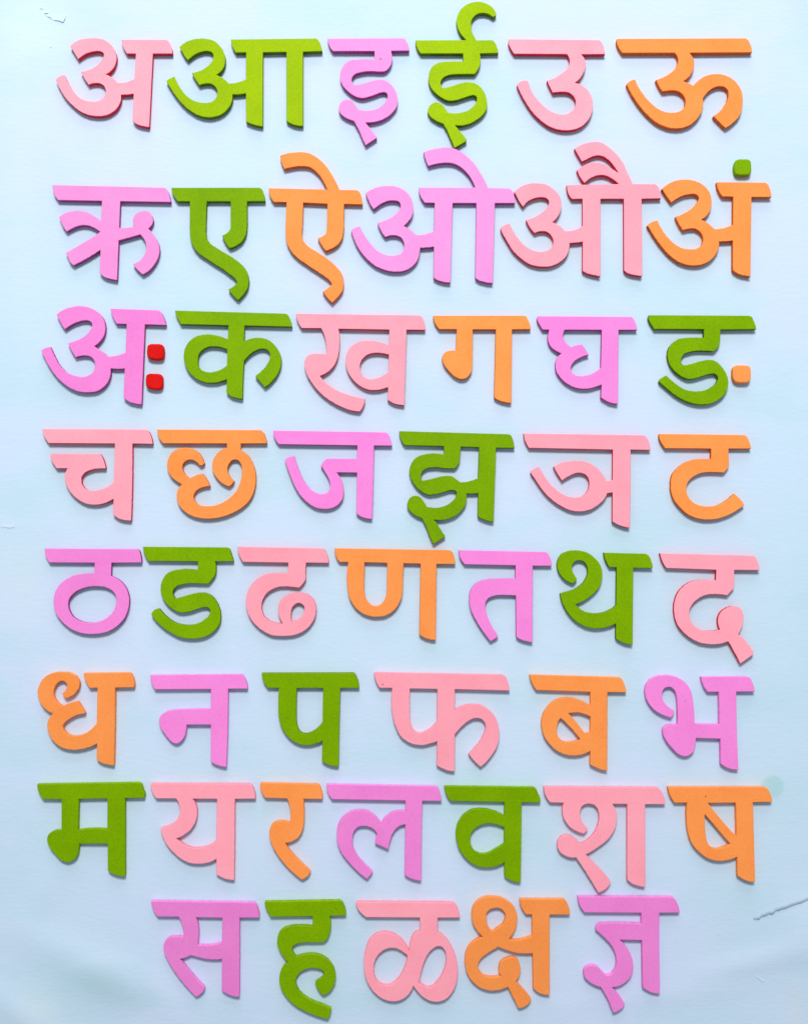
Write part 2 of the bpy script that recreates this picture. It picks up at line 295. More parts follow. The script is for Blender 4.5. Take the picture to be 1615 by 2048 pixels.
# ------------------------------------------------------------------ outline data: traced on the face of each piece, photo pixels, * = sharp corner
DATA = '''
@a pink
140.6,92.2* 151.5,82.5 164.4,77.7 177.3,76.1 193.4,75.8 207.9,79.0 219.1,86.1 228.0,97.0 232.8,109.9 232.3,124.4 227.2,135.7 219.9,143.7 211.1,148.5* 222.4,153.7 228.8,158.5 234.9,165.4* 244.9,165.4 257.8,162.2 269.0,157.6* 271.9,107.0* 253.7,107.0* 247.3,96.2 244.1,86.6 242.6,79.0* 331.8,79.0* 335.4,80.6 340.7,89.0 343.9,97.8 344.7,107.0* 305.7,107.0* 298.3,253.7* 285.1,251.9 274.7,248.7 268.2,244.3 265.3,238.4* 267.4,187.5* 256.2,188.8 242.0,189.3* 242.0,200.1 238.5,209.7 231.2,219.4 219.9,227.4 206.3,231.6 190.2,231.9 174.1,228.7 159.6,221.8 145.1,210.5 132.2,196.8 120.9,179.1 114.5,166.3 112.1,158.2* 117.7,152.6 129.0,149.8* 137.0,166.3 146.7,182.4 156.3,192.8 167.6,199.7 180.5,202.6 193.4,202.5 203.0,198.5 209.5,191.2 211.9,182.4 209.5,173.5 203.0,167.5 193.4,165.6 185.3,166.3 177.3,169.5* 170.8,159.8 165.2,150.2 162.0,142.9* 174.1,140.5 190.2,133.3 201.4,122.8 207.5,113.1 207.9,106.7 203.0,102.7 195.0,101.9 183.7,103.1 170.8,108.0 156.3,118.3* 149.1,105.9
@aa green
358.9,93.1* 370.5,84.2 385.3,78.5 400.0,76.6 414.7,77.3 427.4,81.1 438.9,90.5 447.4,103.2 450.5,116.8 449.5,130.5 444.2,140.0 432.6,149.5* 442.1,153.7 449.5,158.9 456.4,166.3* 471.6,165.3 491.6,158.1* 492.0,104.6* 471.2,105.1* 465.3,94.7 461.5,78.5* 631.6,76.4* 635.8,78.9 641.1,89.5 644.2,102.1* 605.7,103.4* 605.7,252.0* 591.6,250.5 577.9,245.3 572.6,241.1* 572.6,103.8* 525.7,104.6* 525.3,252.6* 511.6,250.5 498.9,246.3 492.0,243.2* 491.6,186.7* 480.0,188.4 464.8,188.8* 464.2,201.1 457.9,214.7 446.3,226.3 431.6,233.1 414.7,234.7 397.9,230.9 380.0,221.1 362.1,205.3 347.4,186.3 337.9,171.6 332.6,161.7* 341.1,155.8 348.8,152.6* 356.8,169.5 368.4,186.3 383.2,198.9 397.9,204.2 412.6,205.3 425.3,202.5 432.6,194.7 435.2,183.2 430.5,172.6 421.1,167.4 410.5,166.9 398.9,170.3* 389.5,156.8 383.6,145.3* 397.9,142.1 412.6,133.7 423.2,123.2 426.9,112.6 424.2,104.6 416.8,102.1 406.3,102.5 393.7,106.7 375.8,120.6* 366.3,107.4
@i purple
654.9,76.7* 805.9,76.1* 809.7,78.0 814.0,85.4 817.1,92.8 818.1,101.1* 781.5,101.6* 780.9,130.6 775.0,138.6 770.0,142.7 763.8,143.2 751.5,142.7 732.9,142.7 719.3,144.8 709.3,148.2 703.8,154.7 703.2,162.8 707.5,170.0* 719.3,168.4 734.1,164.6 746.5,160.6 757.6,159.1 767.6,160.1 776.2,164.0 784.9,172.1 790.5,181.4 794.2,193.7 794.8,203.7 792.9,213.6 786.1,223.5 773.7,234.0 758.9,241.4 747.7,243.9 730.2,244.8* 736.0,252.0 745.3,263.1 753.3,274.0* 753.3,275.5* 730.4,290.6* 725.4,279.2 716.8,259.4 707.5,241.8* 695.7,237.7 684.6,230.9 678.4,223.5 676.9,214.8 679.6,206.7 685.8,200.6 694.5,198.7 703.2,201.8 708.7,208.0 715.3,218.5* 725.4,220.7 736.6,221.0 749.0,219.1 758.9,214.2 768.8,205.5 774.7,195.6 774.7,188.2 770.0,184.1 762.6,184.8 749.0,189.4 734.1,194.4 724.2,196.0 714.3,194.4 703.2,188.8 693.3,180.7 685.8,172.1 680.9,161.5 679.9,149.2 682.7,136.8 689.5,126.9 700.7,120.1 714.3,118.5 748.6,118.2* 748.6,102.1* 665.4,102.1* 660.4,95.3 656.7,87.2
@ii green
830.7,80.2* 931.9,79.8* 922.8,70.4 916.0,59.0 912.6,46.9 914.4,30.3 920.5,18.9 931.1,9.4 943.2,4.5 956.8,3.0 968.9,5.3 979.5,10.6 987.1,17.4 991.6,26.5 991.6,30.3* 985.6,34.1* 978.0,28.8 967.4,25.7 958.3,26.5 949.3,31.0 943.2,38.6 941.4,48.4 943.2,62.1 952.3,80.2* 984.1,79.8* 986.3,81.0 992.4,90.8 996.2,106.0* 959.1,106.7* 958.0,133.2 953.8,141.5 948.5,148.0* 931.1,148.0 906.9,148.6 892.5,151.4 884.2,156.7 880.4,164.2 881.1,170.3 884.9,175.6* 900.8,172.6 916.0,167.3 931.1,164.2 943.2,164.7 953.0,168.0 962.9,176.3 970.4,189.2 973.5,202.8 973.2,216.5 965.9,228.6 953.8,239.2 940.2,246.7 928.1,250.1 909.6,250.5* 919.0,261.9 928.1,272.5 932.9,279.3* 931.9,282.3* 908.4,295.9* 903.8,284.6 894.8,263.4 885.7,247.0* 870.5,240.7 860.0,233.1 855.4,225.5 855.4,217.2 860.7,208.9 869.0,204.3 878.1,205.1 885.7,211.2 894.5,224.3* 906.9,226.3 919.0,225.5 931.1,222.5 941.7,216.5 950.0,207.4 953.5,198.3 952.3,192.2 947.0,190.0 937.1,192.2 922.0,197.1 908.4,201.0 896.3,201.3 882.7,195.3 870.5,186.2 861.5,175.6 857.2,165.0 856.9,151.4 860.0,139.3 869.0,128.7 881.1,124.1 893.3,122.9 925.8,122.9* 925.5,106.9* 841.0,106.9* 834.2,96.9
@u pink
1017.0,78.0* 1196.2,79.8* 1200.2,81.1 1205.7,91.3 1208.4,100.9 1209.4,108.0* 1161.7,108.4* 1166.9,114.5 1170.0,122.7 1169.6,134.9 1164.8,148.5 1158.0,158.1 1148.5,165.6* 1159.4,168.3 1168.9,174.4 1177.1,183.3 1183.2,196.2 1185.0,209.8 1182.5,226.2 1175.7,239.8 1163.5,252.1 1147.1,258.9 1130.8,260.5 1115.8,258.9 1100.8,254.1 1087.2,245.9 1070.8,231.6 1057.2,214.6 1045.0,194.9 1037.5,179.9 1033.4,169.7* 1036.8,164.9 1050.4,160.1* 1053.1,160.8 1059.9,177.2 1068.1,190.8 1080.4,205.8 1092.6,216.7 1104.9,224.1 1117.2,228.2 1129.4,228.2 1140.3,224.1 1147.1,216.7 1150.9,207.1 1149.8,197.6 1144.4,190.1 1136.2,184.6 1125.3,183.3 1115.8,183.6 1104.9,185.1* 1098.8,173.1 1093.3,160.8* 1106.3,156.7 1119.9,148.5 1130.8,140.4 1137.6,129.5 1138.9,119.9 1132.8,108.0* 1027.9,107.4* 1021.8,98.8 1016.3,86.6
@uu orange
1233.0,77.3* 1490.3,76.2* 1494.0,78.2 1499.6,87.9 1502.4,95.3 1502.9,104.6* 1377.9,105.5* 1384.4,113.9 1387.6,125.0 1385.9,138.0 1379.8,150.1 1365.8,162.2* 1376.0,165.9 1385.0,171.5* 1392.8,163.1 1403.9,154.7 1416.9,149.5 1431.8,147.7 1446.6,149.2 1459.6,154.7 1470.8,164.0 1480.1,177.0 1484.1,191.9 1483.4,212.3 1478.2,230.9 1467.1,243.9 1450.3,256.0* 1439.2,245.8 1425.8,231.8* 1439.2,221.6 1449.4,208.6 1455.9,191.9 1455.0,180.7 1447.6,173.7 1437.3,172.4 1426.2,175.5 1415.0,183.5 1404.8,196.5* 1405.4,208.6 1402.0,223.5 1392.8,238.3 1379.8,249.5 1364.9,255.4 1348.2,256.9 1331.5,254.1 1314.7,246.7 1298.0,233.7 1281.3,216.0 1266.4,194.7 1258.1,180.7 1252.5,167.7* 1259.9,161.2 1269.2,158.5* 1275.7,173.3 1286.9,190.0 1299.9,204.9 1312.9,216.0 1325.9,222.5 1340.7,225.0 1353.7,224.0 1364.9,217.9 1370.1,207.7 1369.5,196.5 1363.0,187.2 1353.7,181.7 1342.6,180.7 1331.5,181.7 1324.0,183.0* 1316.6,171.5 1311.0,159.4* 1325.9,153.8 1338.9,146.4 1350.0,136.2 1355.2,125.0 1354.7,113.9 1348.2,105.5* 1244.1,105.7* 1236.7,95.3 1232.6,84.1
@ri purple
105.3,369.6* 326.7,375.0* 331.5,375.8 337.1,386.2 340.3,396.7 341.5,404.1* 240.5,402.5* 238.4,455.4* 252.6,455.4 269.0,453.0* 266.3,445.0 266.8,435.3 271.9,427.3 280.8,422.4 288.0,421.2 296.1,422.1 302.5,428.9 306.0,437.7 306.5,445.0 302.5,451.4 296.6,457.5* 305.7,467.5 314.6,482.0 318.9,496.5 317.0,514.2 308.9,528.7 297.7,541.6 285.6,548.8* 275.1,540.0 266.3,527.9* 278.4,521.5 287.2,512.6 292.0,500.5 292.0,488.5 287.2,477.2 280.3,468.8* 265.5,473.2 237.3,480.7* 234.1,560.1* 220.4,557.7 208.3,553.7 199.5,544.8* 201.1,499.7* 186.6,509.4 159.2,524.7 147.6,530.6* 139.9,523.9 135.9,514.2 131.5,505.4* 154.4,492.5 180.2,477.2 200.3,463.5* 189.8,456.3 176.9,451.1 167.3,450.1 154.4,452.7 143.1,457.5 133.5,463.0* 126.2,453.0 122.2,443.4 118.2,433.7* 128.6,426.5 143.1,422.1 159.2,421.2 172.1,423.3 186.6,430.5 201.9,441.4* 204.0,401.8* 116.6,400.2* 109.3,390.2
@e green
343.1,375.2* 517.7,375.0* 521.6,375.9 527.4,387.3 530.0,402.3* 494.0,402.7* 493.9,418.5 493.8,451.0 492.9,464.0 491.0,470.5 484.5,482.2 472.8,491.3 459.2,496.3* 450.7,484.8 444.0,470.8* 452.0,467.3 457.9,462.7 460.6,456.9 461.1,451.0* 461.1,402.7* 413.3,402.7* 412.5,425.0 411.7,453.6 412.0,469.2 415.0,479.0 420.8,486.8 433.8,495.9 452.0,506.9 467.6,516.7 481.9,527.7 491.0,538.1 496.2,549.8 497.5,564.1 494.3,578.5 485.8,590.2 476.7,600.3* 466.3,591.5 456.6,578.5* 465.0,573.9 474.1,564.8* 471.5,558.9 459.8,549.2 445.5,538.1 428.6,527.7 413.0,517.3 397.4,506.9 387.0,493.9 381.2,479.6 379.6,464.0 379.5,444.5 379.5,402.7* 355.2,402.7* 349.3,395.1 344.8,386.7
@ai orange
560.1,310.9* 573.3,306.6 589.5,304.5 608.8,304.2 621.7,307.7 636.2,316.6 649.1,328.7 662.0,346.4 671.6,364.1 678.4,379.4* 712.7,379.9* 716.7,381.8 723.2,396.3 724.8,408.9* 687.7,407.9* 687.4,435.0 686.6,464.0 683.7,476.9 674.9,489.8 663.6,497.1 650.7,501.4* 642.6,489.8 635.4,476.1* 644.2,472.9 651.5,467.2 653.3,460.8* 654.7,407.6* 606.0,405.2* 604.6,451.1 603.6,470.5 605.6,480.1 613.6,490.6 629.7,501.1 650.7,514.8 666.8,527.7 678.1,539.8 684.5,549.4 686.9,562.3 684.5,581.7 674.9,594.5 664.4,605.8* 653.9,595.3 645.0,582.5* 653.9,577.6 663.9,568.0* 660.4,562.3 647.5,551.8 628.1,539.0 608.8,526.1 589.5,511.6 578.2,496.2 572.5,481.7 571.1,467.2 571.7,435.0 573.0,404.1* 547.6,404.1* 541.1,394.7 537.1,376.2* 654.7,378.9* 647.5,364.9 639.4,351.2 628.1,340.0 616.8,333.2 605.6,332.2 586.2,333.8 568.8,338.3* 563.7,327.1
@o purple
731.2,386.2* 744.2,377.5 759.3,372.8 776.7,371.0 791.9,372.8 804.9,378.0 816.8,388.4 823.9,401.4 826.1,416.5 823.9,431.7 815.7,443.6 807.0,451.9* 817.9,457.7 830.9,469.6* 846.0,469.0 867.7,461.6* 868.8,405.7* 848.6,405.3* 841.7,394.9 838.0,385.1 837.4,374.9* 949.6,374.9* 941.4,356.9 930.6,342.8 917.6,332.0 904.6,326.6 889.4,325.5 874.2,327.2 855.8,332.0* 851.5,321.2 846.5,303.8* 863.4,298.4 885.0,295.2 906.7,296.3 921.9,303.8 937.1,315.8 950.1,329.8 960.9,347.2 969.6,362.4 975.6,375.8* 1017.2,376.4* 1021.6,378.6 1027.0,388.4 1029.2,406.1* 989.1,406.1* 984.7,566.5* 969.6,564.3 956.6,560.7 950.1,555.2* 952.2,406.1* 904.6,406.1* 900.2,565.0* 885.0,563.5 873.1,559.6 866.6,555.2* 867.3,493.5* 854.7,495.0 839.5,495.6* 838.5,507.6 833.0,522.7 822.2,534.6 809.2,541.1 787.5,543.3 765.9,539.0 746.3,529.2 729.0,513.0 713.8,492.4 706.3,475.0 701.9,461.0* 709.5,455.1 719.3,452.3* 729.0,470.7 742.0,489.1 757.2,503.2 772.4,510.2 789.7,510.8 800.5,507.6 807.0,498.9 807.5,485.9 802.7,476.1 791.9,470.7 781.0,470.7 770.2,474.0* 761.5,462.0 755.0,445.8* 770.2,440.4 785.4,432.8 796.2,423.0 801.0,413.3 798.4,403.5 789.7,400.9 776.7,401.4 761.5,407.9 746.8,418.7* 737.7,403.5
@au pink
1027.9,383.7* 1038.4,374.2 1055.3,367.3 1074.2,366.4 1091.1,368.5 1105.8,377.4 1117.4,390.0 1122.2,406.8 1120.5,421.6 1114.2,434.2 1103.7,444.3* 1116.3,450.0 1128.9,462.0* 1145.8,460.5 1164.3,452.1* 1164.3,397.4* 1143.3,398.0* 1135.3,385.8 1133.2,376.3 1132.7,370.0* 1236.7,367.9* 1223.7,357.4 1211.1,351.1 1198.4,350.0 1185.8,353.2 1175.3,359.5 1168.5,365.8* 1158.4,352.1 1153.2,339.9* 1164.7,332.1 1175.3,326.8 1190.0,324.3 1206.8,327.9 1221.6,336.3 1235.9,345.8* 1227.9,333.2 1217.4,320.5 1206.8,313.2 1196.3,310.6 1183.7,313.2 1171.1,319.5 1163.1,323.1* 1155.3,310.0 1148.3,296.9* 1162.6,288.9 1179.5,284.3 1200.5,284.3 1215.3,293.2 1232.1,307.9 1244.7,324.7 1255.3,347.9 1264.7,367.9* 1308.9,367.9* 1313.2,370.0 1318.4,381.6 1320.9,396.7* 1282.2,397.6* 1283.3,552.1* 1267.9,550.0 1253.2,545.8 1247.3,540.5* 1246.8,397.6* 1200.1,397.6* 1199.7,552.5* 1185.8,550.0 1173.2,546.8 1164.3,541.6* 1164.7,483.1* 1152.1,485.2 1138.4,485.8* 1137.4,497.4 1131.1,513.2 1118.4,524.7 1101.6,532.1 1080.5,533.2 1059.5,528.9 1040.5,516.3 1023.7,499.5 1011.1,478.4 1002.6,463.7 1000.5,456.3* 1008.9,448.9 1018.4,446.8* 1025.8,461.6 1038.4,480.5 1053.2,494.2 1067.9,501.6 1082.6,503.3 1095.3,500.5 1103.7,493.2 1106.2,482.6 1102.6,472.1 1093.2,463.7 1082.6,462.0 1074.2,463.7 1068.3,466.2* 1059.5,455.3 1051.7,439.5* 1067.9,434.2 1082.6,425.8 1093.2,415.3 1097.8,404.7 1094.2,397.4 1082.6,394.2 1070.0,395.9 1055.3,402.6 1045.2,413.6* 1035.3,398.4
@am orange
1322.5,377.7* 1335.5,367.6 1351.1,361.0 1366.7,358.9 1382.3,359.8 1397.9,365.0 1410.0,373.7 1418.7,385.8 1422.2,400.6 1421.3,414.4 1415.2,428.3 1401.4,439.2* 1411.8,443.9 1422.2,452.6 1428.2,458.1* 1441.2,456.9 1465.2,449.1* 1465.5,393.3* 1443.8,392.8* 1436.0,380.6 1433.4,372.8 1432.6,364.1* 1528.8,365.0* 1533.1,366.7 1538.3,376.3 1540.9,385.0 1541.8,394.0* 1501.9,394.0* 1499.8,553.1* 1484.6,550.5 1472.4,546.2 1464.6,540.1* 1464.6,481.2* 1449.9,482.4 1436.9,482.9* 1436.6,494.2 1430.8,508.0 1422.2,518.5 1408.3,527.1 1392.7,530.9 1373.6,529.7 1354.6,522.8 1337.2,509.8 1321.6,492.4 1307.7,473.4 1299.1,459.5 1293.9,450.5* 1302.5,443.9 1313.8,440.8* 1321.6,456.0 1333.7,473.4 1347.6,487.2 1363.2,495.9 1377.1,498.5 1391.0,497.6 1401.4,490.7 1405.7,480.3 1404.0,470.8 1397.9,462.1 1391.0,457.8 1380.6,456.9 1365.0,460.4* 1356.3,447.4 1350.2,433.2* 1363.2,428.3 1378.8,419.6 1391.0,407.5 1397.0,395.4 1394.4,390.2 1387.5,387.6 1377.1,388.4 1363.2,391.9 1341.5,405.4* 1332.0,391.9
@dot1 green
1466.9,334.7 1468.3,326.0 1470.4,320.8 1475.0,318.6 1486.3,318.0 1495.0,318.4 1499.3,320.5 1500.9,325.1 1501.7,334.7 1501.4,343.3 1499.8,347.7 1495.0,349.9 1484.6,350.6 1475.0,350.3 1470.0,347.9 1467.9,342.5
@ah purple
113.5,628.8* 123.5,620.9 135.2,615.9 146.9,613.0 160.3,611.7 173.7,613.4 187.0,618.4 198.7,626.7 207.1,637.6 210.4,648.5 210.8,660.2 207.9,671.9 200.4,682.8 188.4,692.8* 198.7,698.6 207.9,705.3 214.6,712.8* 230.5,711.7 251.4,704.5* 253.4,648.1* 233.0,647.6* 227.2,636.8 223.0,626.7 221.3,617.1* 317.4,620.4* 320.8,622.6 325.8,630.9 330.0,641.8 332.0,650.2* 289.8,648.8* 283.2,809.0* 268.9,807.0 257.2,803.1 247.2,795.6* 249.4,737.1* 235.5,737.9 221.3,737.1* 221.3,748.8 217.1,762.2 207.1,774.7 193.7,782.6 178.7,784.7 160.3,783.9 141.9,777.2 125.2,765.5 108.5,748.0 95.1,727.1 86.7,710.3 82.5,700.6* 90.1,696.1 100.9,693.6* 107.6,708.7 116.8,726.2 126.8,738.8 140.2,748.0 155.3,752.5 168.6,753.5 180.3,748.8 187.0,742.9 190.0,733.7 189.5,723.7 185.4,716.2 177.0,711.7 167.0,711.2 151.1,714.5* 143.6,702.0 136.0,686.1* 148.6,682.3 162.0,676.9 173.7,668.5 181.2,659.3 185.0,650.2 182.8,643.8 177.0,641.3 165.3,641.5 150.2,646.0 129.9,658.8* 120.2,643.5
@dot2 red
293.7,707.0 294.0,697.8 295.4,691.1 299.4,688.3 309.1,687.6 319.1,687.9 324.5,689.4 327.1,693.6 328.3,705.3 327.5,713.7 325.5,717.7 319.9,719.4 309.1,719.4 301.5,718.0 296.0,715.0 294.4,711.2
@dot3 red
291.2,764.7 291.7,755.5 293.0,749.8 297.0,747.5 307.4,747.0 317.1,747.5 322.1,748.8 324.6,752.5 325.6,763.8 325.1,772.2 323.1,776.5 317.8,778.6 306.6,778.6 298.7,776.9 293.4,773.9 291.9,769.7
@ka green
350.0,620.9* 570.2,627.0* 575.0,629.0 579.9,638.6 583.1,648.3 583.9,653.4* 488.9,651.2* 487.8,682.9* 496.2,678.6 507.4,675.7 520.3,675.3 533.2,678.1 544.5,685.3 554.1,695.8 560.6,709.5 562.5,724.0 558.9,740.1 550.9,754.6 541.2,765.8 529.6,774.7* 519.5,763.4 510.3,751.7* 521.9,742.5 531.6,732.0 538.8,719.1 540.1,707.9 535.6,700.6 526.7,697.4 513.9,699.8 501.0,707.9 487.8,722.4* 486.5,744.9 484.9,797.7* 473.6,796.4 461.5,792.4 452.7,784.3* 453.5,758.6* 443.0,762.6 430.2,765.5 417.3,765.8 402.8,762.6 388.3,754.6 376.2,741.7 369.0,725.6 367.4,709.5 370.6,695.0 380.2,680.5 393.1,672.4 409.2,668.9 425.3,669.2 439.8,672.4 455.6,678.9* 456.7,650.7* 361.7,648.3* 355.3,637.0 351.3,628.2
454.3,699.0* 443.0,694.7 430.2,692.9 417.3,693.7 406.0,699.0 398.0,707.9 395.5,719.1 396.3,730.4 401.2,738.5 409.2,743.0 420.5,744.6 431.8,742.5 443.0,738.5 454.0,730.1*
@kha pink
591.7,627.1* 837.7,630.7* 842.2,632.4 847.6,642.3 849.9,653.1 849.9,659.9* 812.9,659.4* 810.7,724.9 808.0,810.8* 795.5,809.0 783.8,805.7 774.8,799.4* 775.7,774.3* 765.0,777.9 752.4,780.2 738.0,779.7 721.9,773.4 707.5,761.7 696.7,746.5 691.3,728.5 692.2,710.6 698.5,696.2 712.9,685.4 729.0,681.3 745.2,681.3 761.4,684.5 777.5,689.9* 778.4,659.4* 676.6,657.6* 678.8,672.8 678.8,690.8 676.1,710.6 669.8,728.5 659.0,741.1 639.6,751.9* 650.0,764.4 664.4,775.2 684.1,785.1 705.7,792.3 729.4,797.3* 728.1,807.5 719.2,823.3* 698.5,820.1 680.6,812.9 660.8,802.1 641.1,786.9 624.9,768.0 614.1,750.1 608.7,730.3 610.5,717.7 616.8,709.7 628.5,707.0 652.7,708.8* 652.4,689.0 649.1,672.8 642.0,656.3* 603.3,656.3* 595.3,643.2
777.2,709.1* 765.0,706.6 752.4,705.7 738.0,707.9 727.2,715.0 720.1,726.7 719.2,737.5 723.7,749.2 732.6,757.2 745.2,758.1 759.6,753.7 776.6,743.8*
@ga orange
865.9,631.1* 1047.8,631.1* 1051.2,631.8 1055.2,639.3 1058.7,648.1 1060.7,658.4* 1023.2,658.8* 1021.9,806.2* 1010.3,804.8 998.0,801.4 987.8,795.3* 991.0,658.8* 944.9,658.8* 944.6,691.7 944.2,725.8 942.9,739.4 937.4,751.7 929.9,757.1 920.4,758.2 909.5,753.7 897.2,742.1 886.3,727.2 883.6,717.6 885.0,709.4 891.1,703.3 900.0,701.0 911.5,700.6* 912.9,658.4* 878.2,658.4* 871.3,649.5 866.6,638.6
@gha purple
1075.0,632.1* 1260.8,633.5* 1264.4,634.9 1269.3,644.2 1272.2,652.7 1273.6,659.8* 1236.2,659.8* 1234.9,808.0* 1223.8,806.5 1212.4,802.3 1201.0,795.1* 1202.4,769.2* 1192.4,773.1 1181.1,776.3 1165.4,777.8 1149.7,775.2 1134.1,768.1 1119.8,755.3 1111.3,741.0 1109.8,728.2 1112.7,716.8 1122.0,706.8* 1111.3,701.9 1101.3,694.0 1095.6,682.6 1094.9,671.2 1097.7,659.6* 1084.2,659.1* 1077.1,647.0 1072.8,637.1
1129.1,659.6* 1125.2,668.4 1126.2,676.9 1130.5,685.5 1141.6,694.0* 1151.1,690.5 1163.3,689.0* 1169.7,697.6 1176.8,710.0* 1164.0,713.3 1152.6,718.9 1144.0,726.8 1140.5,735.3 1142.6,743.9 1149.7,750.3 1162.5,752.1 1176.8,749.6 1189.6,743.9 1201.0,735.3* 1202.7,659.8*
@nga green
1297.3,630.1* 1496.7,631.2* 1501.4,632.4 1506.8,642.5 1509.9,650.2 1511.4,658.3* 1439.9,659.1* 1439.4,671.9 1439.1,684.3 1435.6,693.6 1426.3,702.4* 1410.0,701.6 1391.5,701.6 1376.0,704.4 1365.9,709.1 1360.8,718.4 1361.3,725.3 1365.1,730.0 1376.0,728.9 1391.5,724.6 1406.9,720.7 1419.3,719.4 1431.7,723.0 1441.0,731.5 1449.5,743.1 1454.9,757.1 1454.9,772.5 1449.5,786.5 1439.4,797.3 1427.1,804.3 1413.1,808.5 1397.6,808.9 1380.6,805.8 1360.5,797.3 1341.9,784.9 1329.5,774.1 1317.2,763.3* 1323.3,754.7 1331.9,750.9* 1341.9,760.2 1354.3,770.2 1366.7,778.0 1379.1,781.5 1393.0,782.6 1408.5,780.3 1422.4,773.3 1432.5,764.8 1435.6,756.3 1432.5,749.3 1425.5,747.0 1414.7,748.9 1400.7,753.2 1383.7,757.8 1372.9,757.8 1358.9,750.9 1346.6,740.8 1337.3,726.1 1334.2,710.6 1336.5,696.7 1345.0,685.1 1357.4,677.3 1371.3,675.5 1406.9,675.5* 1406.9,658.5* 1307.1,658.0* 1300.9,647.2 1295.5,636.3
@dot4 orange
1463.9,746.2 1464.5,737.7 1466.4,733.2 1471.2,730.7 1482.8,730.3 1492.8,730.6 1497.5,732.3 1499.8,736.2 1500.7,747.8 1500.4,756.3 1498.9,761.7 1495.2,764.8 1484.3,766.0 1474.3,765.4 1468.1,762.9 1465.1,757.8
@ca pink
84.7,857.8* 291.4,858.9* 296.0,860.9 301.4,871.0 305.3,888.0* 265.0,887.2* 264.7,948.4 262.3,1041.2* 249.6,1040.5 236.4,1036.6 226.3,1028.9* 227.1,997.9* 215.5,1004.1 201.6,1008.7 184.6,1009.5 170.6,1007.2 156.7,999.4 142.8,987.1 133.5,971.6 129.6,956.1 130.4,946.8 135.3,936.7* 113.3,936.7* 106.4,926.7 101.7,917.4 101.7,907.3* 200.0,907.8* 204.7,914.3 209.3,926.7 211.2,937.2* 196.9,937.2 184.6,939.1 172.2,943.7 163.7,953.0 162.6,962.3 166.0,973.1 173.7,979.3 187.6,981.2 203.1,978.5 217.1,972.4 227.6,963.8* 229.9,887.2* 97.1,886.4* 89.3,874.1 86.3,866.3
@cha orange
314.2,858.9* 520.6,860.1* 525.2,862.4 530.7,874.1 533.7,886.9* 481.4,887.2* 481.4,899.6* 490.4,905.0 499.7,915.9 507.4,931.3 511.3,948.4 510.5,971.6 504.3,991.7 493.5,1007.2 478.0,1019.6 461.0,1028.1 442.4,1034.3 423.8,1037.4 402.2,1036.9 383.6,1032.0 368.1,1022.7 357.3,1008.7 353.4,993.3 355.0,980.9 363.8,968.5* 352.6,962.3 341.0,951.5 334.8,937.5 334.8,923.6 340.2,909.7 349.5,900.4 361.9,896.0 375.9,895.7 388.2,898.5 397.5,905.0 403.7,914.3 408.8,926.7* 405.3,930.6 399.1,930.6* 392.9,923.6 386.7,920.2 378.9,919.4 369.7,922.8 364.7,931.3 365.8,940.6 371.2,949.9 380.5,955.8* 391.3,950.7 405.3,947.1* 413.0,957.6 420.0,972.4* 408.4,973.9 399.1,977.0 391.3,983.2 386.7,991.7 388.2,999.4 396.0,1008.7 411.5,1012.3 428.5,1011.1 444.0,1005.6 459.4,995.6 471.8,982.4 479.6,966.9 483.4,949.9 483.4,936.0 480.3,925.1 474.9,919.7 467.2,919.3 460.2,924.4 455.6,932.9 454.8,942.2 459.4,953.0 468.0,961.5* 464.1,968.5 457.9,973.1* 447.1,968.5 436.2,959.2 428.5,948.4 424.3,936.0 425.4,922.0 431.6,909.7 442.4,899.6 453.7,896.0* 453.7,887.2* 326.3,886.9* 318.6,877.2 315.2,866.3
@ja purple
546.3,860.9* 769.2,864.5* 774.1,865.4 779.7,875.4 782.9,885.1 783.7,891.5* 747.5,891.2* 745.9,968.8 743.5,1038.3* 731.4,1036.7 720.1,1032.9 712.4,1027.1* 713.7,945.4* 672.6,945.0* 679.9,954.3 685.5,968.8 687.1,984.9 684.7,997.8 676.7,1009.0 663.8,1016.3 647.7,1018.4 631.6,1015.5 615.5,1005.8 599.4,989.7 588.1,970.4 580.1,951.1 573.6,933.4 569.6,918.9* 576.9,914.1 588.1,911.6* 594.6,931.8 604.2,954.3 615.5,972.0 625.2,981.7 634.8,986.8 646.1,988.1 654.1,985.7 659.0,978.5 660.3,968.8 656.5,955.9 649.3,943.0 641.3,931.8* 642.1,929.3 646.1,923.7 653.3,917.3* 713.7,917.3* 714.5,891.0* 557.5,888.6* 551.1,880.2 547.1,870.6
@jha green
798.2,862.1* 1015.2,868.2* 1020.0,869.3 1024.9,878.6 1027.3,886.7 1028.4,896.3* 991.4,895.5* 989.5,952.7 986.6,1043.7* 975.0,1042.0 963.7,1038.0 954.8,1032.4* 955.7,986.2* 944.4,987.3 932.3,987.3* 932.8,997.8 929.9,1010.7 921.8,1021.9 910.6,1031.6 896.1,1038.0 881.6,1040.4 866.8,1039.6* 875.2,1049.3 881.6,1060.6 889.6,1071.0* 889.6,1073.4* 867.1,1087.9* 864.7,1086.3* 857.4,1068.6 851.0,1050.9 843.0,1036.4* 831.7,1031.6 820.4,1023.5 814.0,1012.3 814.8,1002.6 820.4,994.6 830.1,991.3 838.1,992.9 845.4,1001.0 852.6,1013.1* 863.9,1015.2 878.4,1014.7 891.3,1010.7 904.1,1002.6 912.2,991.3 912.2,983.3 908.2,980.1 900.9,980.4 884.8,984.9 868.7,988.9 855.8,989.7 846.2,985.7 834.9,976.8 823.6,962.4 818.8,949.5 819.1,935.0 823.6,923.7 833.3,914.1 849.4,908.4 887.2,908.9* 887.2,892.3* 809.1,890.7* 801.9,880.2 798.7,870.6
